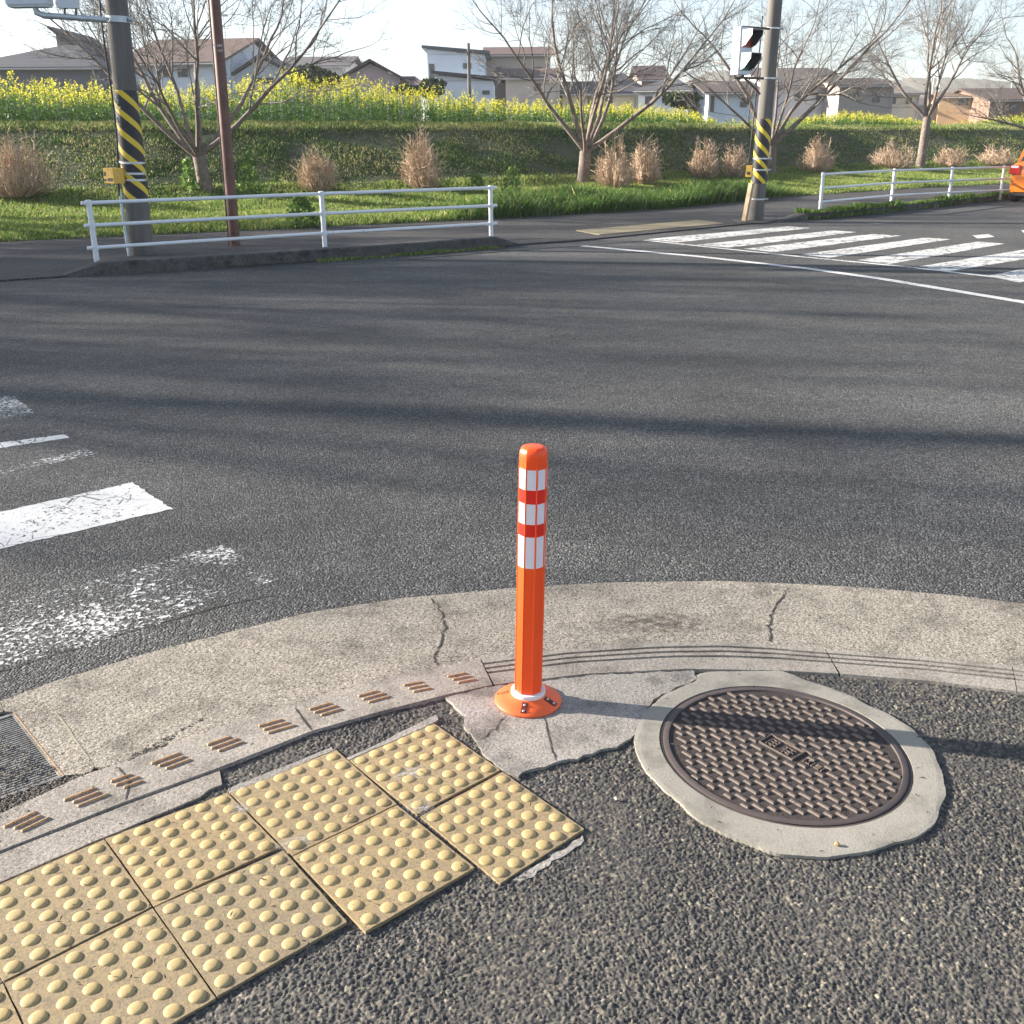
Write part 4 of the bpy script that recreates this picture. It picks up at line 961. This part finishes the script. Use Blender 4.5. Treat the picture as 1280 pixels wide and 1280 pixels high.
# verge
n = 330000; X = rng.uniform(-20, 34, n); t_ = rng.uniform(-.05, 5.2, n); Y = yE(X)+t_/.82
k_ = cone(X, Y) & (rng.random(n) < np.clip(26/Y, .25, 1)); X, Y, t_ = X[k_], Y[k_], t_[k_]
nz = vnoise(X, Y, 1.3, 3)*.6+vnoise(X, Y, .4, 5)*.4; k7 = 0
lush = np.clip((X+1.5)/1.5, 0, 1)*np.clip((9-X)/2, 0, 1)*np.clip(3.2-t_, 0, 1)
Hh = (.04+.13*nz**1.3+.24*lush*(.4+nz))*rng.uniform(.5, 1.25, len(X)); 
tone = np.clip(rng.normal(.60, .15, len(X))+(.20*(1-lush))*(vnoise(X, Y, 2.2, 8)) -.34*lush, 0, .87); tone = np.where(rng.random(len(X)) < .10*(1-.7*lush), .95, tone)
blades('verge_grass', X, Y, tz(X, Y)-.01, Hh, rng.uniform(.012, .022, len(X)), rng.uniform(.2, .9, len(X)), tone, M['grass'], 'fresh green grass on the verge between pavement and bank', 'grass')
# bank slope turf
n = 420000; X = rng.uniform(-22, 45, n); t_ = rng.uniform(4.6, 10.5, n); Y = yE(X)+t_/.82
k_ = cone(X, Y) & (rng.random(n) < np.clip(28/Y, .3, 1)*(.6+.4*vnoise(X, Y, .9, 4))); X, Y, t_ = X[k_], Y[k_], t_[k_]
nz = vnoise(X, Y, .8, 6); crest = (t_ > 8.4)
Hh = (.03+.09*nz+.05*crest)*rng.uniform(.5, 1.2, len(X)); tone = np.clip(rng.normal(.22, .18, len(X))+.30*crest+.12*(vnoise(X, Y, 2.6, 9)-.5), 0, 1); tone = np.where(rng.random(len(X)) < .13+.25*(vnoise(X, Y, 1.7, 51) > .6)+.10*crest, .95, tone)
blades('bank_turf', X, Y, tz(X, Y)-.02, Hh, rng.uniform(.016, .03, len(X)), rng.uniform(.2, .9, len(X)), tone, M['grass'], 'short dark turf covering the slope of the bank', 'grass')
# weeds on the right kerb
P_ = dens(kr[1:], 30); n = 16000; i_ = rng.integers(0, len(P_)-30, n)
X = np.array([P_[i].x for i in i_])+rng.normal(0, .10, n)-.08; Y = np.array([P_[i].y for i in i_])+rng.normal(0, .1, n)+.12
nz = vnoise(X, Y, .6, 2); Hh = (.03+.13*nz**2)*rng.uniform(.5, 1.3, n); Z0 = np.where(rng.random(n) < .6, .14, .02)
blades('kerb_weeds', X, Y, Z0, Hh, rng.uniform(.015, .03, n), rng.uniform(.3, .9, n), np.clip(rng.normal(.45, .25, n), 0, 1), M['grass'], 'low weeds and moss growing along the right kerb', 'weeds')
P_ = dens(kl[1:-1], 40); n = 1500; i_ = rng.integers(len(P_)//2, len(P_), n)
X = np.array([P_[i].x for i in i_])+rng.normal(0, .04, n); Y = np.array([P_[i].y for i in i_])-np.abs(rng.normal(0, .06, n))
blades('kerb_weeds', X, Y, X*0+.0, (.02+.07*vnoise(X, Y, .4, 2)**2)*1.3, X*0+.015, X*0+.6, np.clip(rng.normal(.7, .25, n), 0, 1), M['grass'], 'sparse dry weeds at the foot of the left kerb', 'weeds')
# rape flowers
def rape(xr, tr_, n, hfun, name, label):
    X = rng.uniform(*xr, n); t_ = rng.uniform(*tr_, n); Y = yE(X)+t_/.82
    k_ = cone(X, Y, 3); h, dn = hfun(X, Y, t_); k_ &= rng.random(n) < dn; X, Y, h = X[k_], Y[k_], h[k_]; h = h*rng.uniform(.62, 1.1, len(X)); n = len(X); Z = tz(X, Y)
    Vs = []; Fm = []; tn = []
    # leaves
    L = 16
    li = np.repeat(np.arange(n), L); u = rng.random(n*L)**.8; zz = Z[li]+h[li]*u*.88; a = rng.uniform(0, 2*np.pi, n*L); rr = rng.uniform(.01, .16, n*L)*(1.1-.6*u)
    cx = X[li]+np.cos(a)*rr; cy = Y[li]+np.sin(a)*rr; s_ = rng.uniform(.025, .075, n*L)*(1.25-.75*u)
    def quads(cx, cy, cz, s_, asp):
        m_ = len(cx); d1 = rng.normal(size=(m_, 3)); d1 /= np.linalg.norm(d1, axis=1)[:, None]; d2 = rng.normal(size=(m_, 3)); d2 -= (d1*d2).sum(1)[:, None]*d1; d2 /= np.linalg.norm(d2, axis=1)[:, None]
        c = np.stack([cx, cy, cz], 1); a_ = d1*s_[:, None]; b_ = d2*s_[:, None]*asp
        return np.stack([c-a_, c-b_, c+a_, c+b_], 1)
    Q1 = quads(cx, cy, zz, s_, .45); t1_ = rng.random(n*L)*.6+.4*u
    # stems
    Q2 = np.stack([np.stack([X-.006, Y, Z], 1), np.stack([X+.006, Y, Z], 1), np.stack([X+.003, Y, Z+h], 1), np.stack([X-.003, Y, Z+h], 1)], 1); t2_ = np.full(n, .6)
    # flower clusters
    L = 18; fl = np.nonzero(rng.random(n) < .62+.5*vnoise(X, Y, 1.1, 41))[0]; fi = np.repeat(fl, L); n0 = n; n = len(fl); br = rng.integers(0, 4, n*L)
    ang = hashf(fi, br, 5)*6.28; off = np.where(br == 0, 0, .03+.10*hashf(fi, br, 6)); dz = np.where(br == 0, 0, -.03-.17*hashf(fi, br, 7))
    cx = X[fi]+np.cos(ang)*off+rng.normal(0, .020, n*L); cy = Y[fi]+np.sin(ang)*off+rng.normal(0, .020, n*L); cz = Z[fi]+h[fi]+dz+rng.normal(0, .035, n*L)
    Q3 = quads(cx, cy, cz, rng.uniform(.013, .024, n*L), .9); t3_ = rng.random(n*L)
    Q = np.concatenate([Q1, Q2, Q3]); tn = np.repeat(np.concatenate([t1_, t2_, t3_]), 4)
    mi = np.concatenate([np.zeros(len(Q1)+len(Q2)), np.ones(len(Q3))])
    o = npmesh(name, Q.reshape(-1, 3), np.arange(len(Q)*4).reshape(-1, 4), [M['leaf'], M['petal']], mi=mi, attrs={'tone': tn})
    tag(o, label, 'flowers', kind='stuff')
def hf(X, Y, t_):
    pxs = X/(Y*_c)*F+640
    h = np.interp(pxs, [-100, 0, 120, 250, 330, 450, 560, 640, 720, 800, 860, 890, 960, 1010, 1060, 1120, 1180, 1230, 1300], [1.25, 1.2, 1.1, .95, 1.35, 1.25, .95, .85, .78, .75, .68, .35, .25, .45, .6, .5, .25, .4, .6])
    dn = np.interp(pxs, [0, 560, 620, 760, 860, 900, 980, 1010, 1140, 1170, 1220, 1240, 1300], [.9, .9, .6, .6, .55, .08, .05, .6, .45, .05, .05, .5, .5])
    h = h*(.62+.36*vnoise(X, Y, 1.9, 21)+.26*vnoise(X, Y, .55, 31))
    return h, dn
rape((-26, 52), (9.6, 13.4), 9500, hf, 'rape_flowers', 'tall yellow rape flowers in a dense band along the top of the bank')
# leafy plants on the verge
def herb(px, py, top, wpx, label, seed, n=260, spike=True):
    r = np.random.default_rng(seed); b = T(px, py); D = b.y; Hh = (py-top)/F*D*1.05; W = wpx/F*D/2
    u = r.random(n); a = r.uniform(0, 6.28, n); rr = W*(1.05-u*.75)*np.sqrt(r.random(n)); c = np.stack([np.cos(a)*rr, np.sin(a)*rr, u*Hh], 1)
    d1 = r.normal(size=(n, 3)); d1[:, 2] += .6; d1 /= np.linalg.norm(d1, axis=1)[:, None]; d2 = r.normal(size=(n, 3)); d2 -= (d1*d2).sum(1)[:, None]*d1; d2 /= np.linalg.norm(d2, axis=1)[:, None]
    s_ = r.uniform(.04, .09, n)[:, None]; Q = np.stack([c-d1*s_, c-d2*s_*.4, c+d1*s_, c+d2*s_*.4], 1)
    o = npmesh('leafy_plant', Q.reshape(-1, 3), np.arange(n*4).reshape(-1, 4), [M['leaf']], attrs={'tone': np.repeat(np.clip(r.normal(.75, .2, n), 0, 1), 4)}); o.location = b
    tag(o, label, 'plant', 'leafy green plants on the verge')
herb(313, 246, 200, 38, 'bright green leafy plant just right of the brown pole', 1, 420)
herb(238, 240, 205, 26, 'green leafy plant at the foot of the many-stemmed tree', 2, 200)
herb(378, 284, 250, 50, 'dark green tuft behind the left fence near its middle post', 3, 420)
herb(597, 242, 222, 30, 'small green plant on the verge above the right end of the left fence', 4, 150)
herb(120, 155, 118, 40, 'green weed at the crest behind the striped left pole', 5, 260)
herb(640, 245, 215, 34, 'green plant on the verge left of the middle tree', 6, 240)
# ------------------------------------------------------------------ houses
GL = NT('window_glass'); GL.set('Base Color', (.10, .12, .14)).set('Roughness', .12); GL = GL.m
GUT = simple('gutter_offwhite', (.42, .40, .38), .5)
FRM = simple('window_frame_dark', (.10, .09, .085), .5)
def wallm(c, nm='painted_wall'): return simple(nm, c, .85, var=.08, scale=.8)
def roofm(c): 
    k = NT('roof_tiles'); wv = k.n('ShaderNodeTexWave', i_Scale=3.2, i_Distortion=.3); wv.bands_direction = 'Z'; k.t.links.new(k.P, wv.inputs[0])
    k.set('Base Color', k.mix(k.noise(1.2, 5), tuple(x*.8 for x in c), tuple(x*1.2 for x in c))).set('Roughness', .7); k.bump(wv.outputs[1], .4, .05); return k.m
def house(px0, px1, pye, pyr, Y, dep, roof, wc, rc, label, wins=(), rz=0, cat='house', over=.35, base=-.3, ridge_px=None, name='house'):
    a = R(px0, pye, Y); b = R(px1, pye, Y); rzt = R((px0+px1)/2, pyr, Y if roof in ('gy', 'shed') else Y+dep/2).z
    w2 = (b.x-a.x)/2; ze = a.z; c = Vector(((a.x+b.x)/2, Y+dep/2, 0)); d2 = dep/2
    e = empty(name, c, label, cat, 'houses beyond the bank', rz)
    wm = wallm(wc); m = MB(); m.box(-w2, w2, -d2, d2, base, ze)
    rm = roofm(tuple(x*.62 for x in rc))
    if roof == 'gy':
        m.add([(-w2, -d2, ze), (w2, -d2, ze), (0, -d2, rzt-.12), (-w2, d2, ze), (w2, d2, ze), (0, d2, rzt-.12)], [(0, 1, 2), (5, 4, 3)])
    if roof == 'gx':
        m.add([(-w2, -d2, ze), (-w2, d2, ze), (-w2, 0, rzt-.12), (w2, -d2, ze), (w2, d2, ze), (w2, 0, rzt-.12)], [(2, 1, 0), (3, 4, 5)])
    if roof in ('shed', 'shedr'):
        zl, zr = (rzt, ze) if roof == 'shed' else (ze, rzt)
        m.add([(-w2, -d2, ze-.02), (w2, -d2, ze-.02), (w2, -d2, zr-.05), (-w2, -d2, zl-.05), (-w2, d2, ze), (w2, d2, ze), (w2, d2, zr-.05), (-w2, d2, zl-.05)], [(0, 1, 2, 3), (7, 6, 5, 4), (0, 3, 7, 4), (1, 5, 6, 2)])
    m.build('wall', wm, e)
    m = MB(); th = .14; o_ = over
    if roof == 'gy':
        s_ = (rzt-ze)/w2; zo = ze-s_*o_
        for sx in (-1, 1):
            vs = [(sx*(w2+o_), -d2-o_, zo), (0, -d2-o_, rzt), (0, d2+o_, rzt), (sx*(w2+o_), d2+o_, zo)]
            m.add(vs+[(x, y, z+th) for x, y, z in vs], [(3, 2, 1, 0), (4, 5, 6, 7), (0, 1, 5, 4), (2, 3, 7, 6), (3, 0, 4, 7)])
    elif roof == 'gx':
        s_ = (rzt-ze)/d2; zo = ze-s_*o_
        for sy in (-1, 1):
            vs = [(-w2-o_, sy*(d2+o_), zo), (-w2-o_, 0, rzt), (w2+o_, 0, rzt), (w2+o_, sy*(d2+o_), zo)]
            m.add(vs+[(x, y, z+th) for x, y, z in vs], [(3, 2, 1, 0), (4, 5, 6, 7), (0, 1, 5, 4), (2, 3, 7, 6), (3, 0, 4, 7)])
    elif roof == 'hip':
        rl_ = max(.4, w2-d2*.9); W, D_ = w2+o_, d2+o_
        zo = ze
        vs = [(-W, -D_, zo), (W, -D_, zo), (W, D_, zo), (-W, D_, zo), (-rl_, 0, rzt), (rl_, 0, rzt)]
        vs += [(-W, -D_, zo+.12), (W, -D_, zo+.12), (W, D_, zo+.12), (-W, D_, zo+.12)]
        m.add(vs, [(3, 2, 1, 0), (0, 1, 7, 6), (1, 2, 8, 7), (2, 3, 9, 8), (3, 0, 6, 9), (6, 7, 5, 4), (7, 8, 5), (8, 9, 4, 5), (9, 6, 4)])
    elif roof in ('shed', 'shedr'):
        zl, zr = (rzt, ze) if roof == 'shed' else (ze, rzt)
        vs = [(-w2-o_, -d2-o_, zl), (w2+o_, -d2-o_, zr), (w2+o_, d2+o_, zr), (-w2-o_, d2+o_, zl)]
        m.add(vs+[(x, y, z+.18) for x, y, z in vs], [(3, 2, 1, 0), (4, 5, 6, 7), (0, 1, 5, 4), (1, 2, 6, 5), (2, 3, 7, 6), (3, 0, 4, 7)])
    elif roof == 'flat':
        m.box(-w2-.1, w2+.1, -d2-.1, d2+.1, ze-.02, rzt)
    m.build('roof', rm, e)
    if roof in ('gx', 'hip'):
        ro = .35 if roof == 'hip' else over; zo_ = ze-(0 if roof == 'hip' else (rzt-ze)/d2*ro)
        m = MB(); m.tube([(-w2-.3, -d2-ro-.06, zo_+.02), (w2+.3, -d2-ro-.06, zo_+.02)], .06, 6); m.tube([(w2-.15, -d2-ro-.03, zo_), (w2-.15, -d2-.06, zo_-.5), (w2-.15, -d2-.06, .2)], .045, 6); m.build('gutter', GUT, e)
    if roof in ('gx', 'shed') and w2 > 2.6:
        m = MB(); ax = w2*.4; zr_ = max(ze, rzt); m.tube([(ax, 0, zr_-.3), (ax, 0, zr_+1.5)], .025, 5)
        for q_ in range(4): m.tube([(ax-.35+.05*q_, -.25+.2*q_, zr_+1.35), (ax+.35-.05*q_, -.25+.2*q_, zr_+1.35)], .012, 4)
        m.tube([(ax, -.35, zr_+1.35), (ax, .45, zr_+1.35)], .015, 4); m.build('aerial', M['band'], e)
    for (x0, x1, y0, y1) in wins:
        p = R(x0, y1, Y)-c; q = R(x1, y0, Y)-c
        m = MB(); fw_ = .07
        for bx_ in ((p.x, q.x, p.z, p.z+fw_), (p.x, q.x, q.z-fw_, q.z), (p.x, p.x+fw_, p.z+fw_, q.z-fw_), (q.x-fw_, q.x, p.z+fw_, q.z-fw_), ((p.x+q.x)/2-.03, (p.x+q.x)/2+.03, p.z+fw_, q.z-fw_)):
            m.box(bx_[0], bx_[1], -d2-.07, -d2+.02, bx_[2], bx_[3])
        wn = m.build('window', FRM, e)
        m = MB(); m.box(p.x+fw_, q.x-fw_, -d2-.03, -d2-.012, p.z+fw_, q.z-fw_); m.build('pane', GL, wn)
    return e
GREY = (.10, .105, .115); BRN = (.15, .105, .08)
house(-60, 112, 88, 57, 58, 14, 'hip', (.13, .14, .17), (.06, .066, .078), 'low dark house with a broad grey hipped roof at the left edge', rz=.05)
house(74, 112, 74, 36, 74, 7, 'shed', (.22, .19, .19), (.09, .075, .075), 'dark steep single-pitch roof rising behind the grey hipped roof')
house(160, 290, 80, 52, 60, 12, 'gx', (.62, .66, .72), (.20, .13, .10), 'house with a long brown roof and bluish wall behind the many-stemmed tree', ((215, 228, 86, 96), (240, 252, 86, 96)), rz=-.12)
house(290, 368, 96, 70, 62, 9, 'gy', (.60, .62, .66), (.14, .11, .10), 'low gabled house with a white gable between brown pole and dark round tree', ((318, 342, 97, 104),))
house(352, 432, 84, 73, 86, 10, 'gx', (.45, .43, .42), (.16, .145, .14), 'long flat-looking grey roof standing behind the dark round tree')
house(428, 500, 98, 77, 64, 9, 'gy', (.47, .36, .36), (.13, .10, .09), 'gabled house with pinkish wall and pale gable left of the yellow flowers gap')
house(496, 517, 100, 99, 68, 6, 'flat', (.46, .34, .36), (.28, .2, .22), 'small pink box-like shed right of the pink gabled house')
house(534, 606, 68, 60, 78, 10, 'shed', (.62, .70, .78), (.12, .15, .19), 'tall pale blue house with a dark sloping roof behind the little telegraph pole', ((537, 543, 80, 101), (579, 589, 79, 86)))
house(547, 617, 101, 92, 70, 6, 'shed', (.74, .76, .80), (.07, .08, .10), 'white annexe with a low dark roof in front of the pale blue house', ((603, 612, 113, 118),))
house(608, 688, 70, 61, 84, 11, 'gx', (.52, .44, .37), (.17, .10, .08), 'tall beige house with a brown roof behind the crown of the middle tree', ((620, 627, 84, 96), (668, 678, 84, 96)))
house(632, 700, 98, 88, 78, 6, 'gx', (.50, .43, .37), (.15, .09, .075), 'lower beige wing with brown lean-to roof in front of the tall beige house', ((668, 676, 104, 114),))
house(703, 797, 118, 104, 80, 9, 'gx', (.72, .62, .40), (.09, .09, .10), 'cream yellow house with dark roof seen through the middle tree', ((735, 743, 121, 131), (756, 766, 121, 131)))
house(762, 800, 112, 92, 90, 9, 'hip', (.4, .38, .36), (.08, .08, .09), 'dark pyramid roof just left of the white-walled house')
house(802, 834, 100, 84, 96, 9, 'gx', (.30, .24, .22), (.13, .09, .085), 'tall dark brown roofed house behind the white-walled house')
house(822, 884, 115, 98, 72, 10, 'hip', (.66, .68, .72), (.12, .12, .125), 'white-walled bungalow with grey hipped roof right of the middle tree', ((855, 867, 120, 131), (830, 840, 120, 130)), rz=-.25)
house(886, 950, 117, 104, 70, 9, 'gx', (.55, .61, .68), (.13, .095, .08), 'pale blue walled house with low brown roof beside the signal pole', ((887, 893, 120, 140), (925, 934, 122, 134)))
house(950, 1052, 108, 87, 84, 10, 'gx', (.58, .58, .60), (.19, .16, .15), 'pale house with brown roof behind the twin-trunked tree', ((1012, 1022, 116, 126), (985, 996, 116, 126)), rz=.1)
house(1050, 1118, 108, 100, 80, 9, 'gx', (.34, .29, .26), (.11, .09, .08), 'brown-grey house with a lit window between the two right trees', ((1066, 1074, 115, 126), (1090, 1100, 118, 128)))
house(1100, 1150, 118, 110, 98, 8, 'gx', (.66, .60, .48), (.30, .26, .23), 'cream house behind the pale slanting tree', ((1112, 1120, 122, 130), (1132, 1140, 122, 130)))
house(1196, 1238, 122, 117, 96, 9, 'gx', (.66, .44, .24), (.26, .17, .11), 'orange-tan house at the right with one window under the eaves', ((1218, 1230, 123, 131),), rz=-.3)
house(1238, 1330, 126, 112, 92, 12, 'gx', (.22, .14, .10), (.13, .085, .065), 'dark brown house at the right edge next to the orange-tan one', ((1262, 1272, 130, 140),))
house(1148, 1200, 132, 124, 120, 8, 'gx', (.36, .33, .33), (.2, .17, .17), 'distant grey house low between the cream and the orange-tan houses', ((1160, 1168, 136, 142),))
# low white barrier beyond the bank
for (x0, x1, y_) in ((884, 1000, 155), (1180, 1300, 160)):
    a = R(x0, y_, 52 if x0 < 1000 else 66); b = R(x1, y_, 52 if x0 < 1000 else 66)
    e = empty('guard_rail', (a.x, a.y, 0), 'low white guard rail beyond the bank ' + ('behind the signal pole' if x0 < 1000 else 'at the right under the orange-tan house'), 'guard rail', 'white guard rails beyond the bank')
    m = MB(); m.box(0, b.x-a.x, -.03, .03, a.z-.22, a.z+.12); m.build('beam', M['fence'], e)
    nn = 5
    for i in range(nn):
        m = MB(); x_ = .2+(b.x-a.x-.4)*i/(nn-1); m.tube([(x_, .06, -.1), (x_, .06, a.z+.05)], .05, 8); m.build('rail_post', M['fence'], e)
# little telegraph pole and antenna mast
a = R(587, 128, 66); e = make_pole(Vector((a.x, 66, 0)), Vector((0, 0, 1)), R(587, 54, 66).z, .13, .09, 'small distant utility pole in front of the pale blue house')
m = MB(); m.box(-.7, .7, -.05, .05, R(587, 66, 66).z, R(587, 66, 66).z+.1); m.build('crossarm', M['pole'], e)
a = R(1178, 30, 150); e = empty('antenna_mast', (a.x, 150, 0), 'faint thin lattice mast far behind the slanting tree', 'mast'); m = MB()
zt_ = R(1178, 8, 150).z
for sx, sy in ((-1, -1), (1, -1), (1, 1), (-1, 1)): m.tube([(sx*.7, sy*.7, 0), (sx*.15, sy*.15, zt_)], .05, 4)
for i in range(14):
    f0 = i/14; f1 = (i+1)/14; w0 = .7-.55*f0; w1 = .7-.55*f1; m.tube([(-w0, -w0, zt_*f0), (w1, -w1, zt_*f1)], .03, 3); m.tube([(w0, -w0, zt_*f0), (-w1, -w1, zt_*f1)], .03, 3)
m.build('lattice', simple('pale_mast', (.6, .58, .58), .6), e)
# round evergreen and bushes near the houses
def leafball(px, py, top, wpx, Y, label, seed, n=2600, mat='evergreen', trunk=True):
    r = np.random.default_rng(seed); b = R(px, py, Y); zc0 = b.z; zc1 = R(px, top, Y).z; W = wpx/F*Y/2
    e = empty('evergreen_tree', (b.x, Y, 0), label, 'tree', 'dark evergreens among the houses')
    cl = r.normal(size=(16, 3)); cl /= np.linalg.norm(cl, axis=1)[:, None]; cl *= r.uniform(.3, .75, 16)[:, None]
    k_ = r.integers(0, 16, n); d = r.normal(size=(n, 3)); d /= np.linalg.norm(d, axis=1)[:, None]; d *= (r.random(n)**.4)[:, None]*.42
    c = cl[k_]+d; c = c*np.array([W, W, (zc1-zc0)/2]) + np.array([0, 0, (zc0+zc1)/2])
    d1 = r.normal(size=(n, 3)); d1 /= np.linalg.norm(d1, axis=1)[:, None]; d2 = np.cross(d1, r.normal(size=(n, 3))); d2 /= np.linalg.norm(d2, axis=1)[:, None]
    s_ = r.uniform(.08, .2, n)[:, None]; Q = np.stack([c-d1*s_, c-d2*s_*.6, c+d1*s_, c+d2*s_*.6], 1)
    npmesh('crown', Q.reshape(-1, 3), np.arange(n*4).reshape(-1, 4), [M[mat]], attrs={'tone': np.repeat(r.random(n), 4)}, parent=e)
    m_ = MB(); m_.tube([(0, 0, 0), (0, 0, (zc0+zc1)/2)], [.18, .1], 8); m_.build('trunk', M['bark'], e)
leafball(394, 116, 80, 62, 56, 'dark round evergreen between the white gable and the pink house', 3)
leafball(540, 122, 98, 36, 60, 'low dark bush left of the pale blue house', 4, 1500)
leafball(512, 118, 104, 40, 60, 'low dark bush beside the pink shed', 5, 1500)
leafball(850, 135, 115, 56, 58, 'brownish evergreen bush in front of the white-walled bungalow', 6, 1600)
# ------------------------------------------------------------------ car
cp = G(1256, 253); hd_ = rad(47)
fwd = Vector((math.cos(hd_), math.sin(hd_), 0)); rgt = Vector((math.sin(hd_), -math.cos(hd_), 0))
ctr = cp+rgt*.82+fwd*.0
car = empty('car', ctr, 'orange hatchback seen from behind at the right edge beside the white fence', 'car', rz=hd_)
CO = NT('orange_car_paint'); CO.set('Base Color', (.75, .20, .02)).set('Roughness', .22).set('Coat Weight', .6); CO = CO.m
secs = [(0.0, .62, .30, .80, .74), (.08, .78, .22, .98, .80), (.5, .84, .20, 1.0, .82), (1.2, .85, .2, .98, .83), (2.4, .85, .2, .95, .83), (3.1, .84, .2, .92, .82), (3.7, .78, .22, .78, .74), (3.95, .60, .30, .62, .55)]
m = MB(); vs = []
for x, w_, z0, z1, w1 in secs:
    prof = [(-w_*.9, z0), (-w_, z0+.12), (-w_*1.0, z0+(z1-z0)*.6), (-w1*.97, z1-.04), (-w1*.86, z1), (w1*.86, z1), (w1*.97, z1-.04), (w_, z0+(z1-z0)*.6), (w_, z0+.12), (w_*.9, z0)]
    vs += [(x, y, z) for y, z in prof]
n_ = 10; m.add(vs, [(i*n_+j, i*n_+(j+1) % n_, (i+1)*n_+(j+1) % n_, (i+1)*n_+j) for i in range(len(secs)-1) for j in range(n_)]+[tuple(range(n_-1, -1, -1)), tuple((len(secs)-1)*n_+j for j in range(n_))])
cab = [(.12, .72, .97, .97), (.32, .62, .97, 1.40), (.7, .60, .97, 1.49), (1.6, .60, .97, 1.50), (2.1, .58, .95, 1.42), (2.85, .70, .93, .95)]
vs = []
for x, w_, z0, z1 in cab: vs += [(x, -.74, z0-.02), (x, -w_, z1), (x, w_, z1), (x, .74, z0-.02)]
m.add(vs, [(i*4+j, i*4+(j+1) % 4, (i+1)*4+(j+1) % 4, (i+1)*4+j) for i in range(len(cab)-1) for j in range(4)])
m.build('body', CO, car, 35)
CG = NT('car_glass'); CG.set('Base Color', (.03, .05, .07)).set('Roughness', .08); CG = CG.m
m = MB(); m.add([(.155-.012, -.62, 1.03), (.155-.012, .62, 1.03), (.305-.012, .54, 1.36), (.305-.012, -.54, 1.36)], [(0, 3, 2, 1)]); m.build('rear_window', CG, car)
for s_ in (-1, 1):
    m = MB(); m.add([(.42, s_*.735, 1.0), (1.3, s_*.74, 1.0), (1.3, s_*.628, 1.43), (.62, s_*.628, 1.42)], [(0, 1, 2, 3) if s_ < 0 else (3, 2, 1, 0)]); m.add([(1.36, s_*.74, 1.0), (2.6, s_*.74, .98), (1.95, s_*.63, 1.39), (1.36, s_*.632, 1.43)], [(0, 1, 2, 3) if s_ < 0 else (3, 2, 1, 0)]); m.build('side_window', CG, car)
    m = MB(); m.box(-.03, .12, min(s_*.56, s_*.815), max(s_*.56, s_*.815), .70, .93, bev=.02); tl = m.build('tail_light', NT('red_lens').set('Base Color', (.6, .02, .015)).set('Roughness', .15).m, car)
    m = MB(); m.box(-.036, .0, min(s_*.60, s_*.78), max(s_*.60, s_*.78), .86, .915, bev=.005); m.build('reversing_lamp', M['white_plastic'], tl)
    for x in (.62, 3.15):
        yw = s_*.76
        mt = Matrix.Translation((x, yw, .30)) @ Matrix.Rotation(math.pi/2, 4, 'X')
        m = MB(); m.lathe([(.2, -.10), (.28, -.10), (.30, -.08), (.30, .08), (.28, .10), (.2, .10)], 28, mt); wh = m.build('wheel', M['cable'], car, 40)
        m = MB(); m.lathe([(.2, -.09), (.2, .095), (.17, .10), (.05, .085)], 20, mt @ Matrix.Rotation(0 if s_ < 0 else math.pi, 4, 'X')); m.build('rim', M['band'], wh, 40)
m = MB(); m.box(-.06, .05, -.72, .72, .27, .50, bev=.03); m.build('bumper', CO, car)
m = MB(); m.box(-.02, .05, -.66, .66, .18, .28); m.build('valance', M['cable'], car)
m = MB(); m.box(-.035, -.0, -.17, .17, .56, .72); m.build('number_plate', M['white_plastic'], car)
# ------------------------------------------------------------------ haze
m = MB(); m.box(-600, 600, -60, 620, -1.3, 36)
hz = bpy.data.materials.new('air'); hz.use_nodes = True; hz.node_tree.nodes.clear()
hv = hz.node_tree.nodes.new('ShaderNodeVolumePrincipled'); hv.inputs['Density'].default_value = .0005; hv.inputs['Color'].default_value = (.95, .97, 1, 1); hv.inputs['Anisotropy'].default_value = .3
ho = hz.node_tree.nodes.new('ShaderNodeOutputMaterial'); hz.node_tree.links.new(hv.outputs[0], ho.inputs['Volume'])
tag(m.build('haze', hz), kind='stuff')
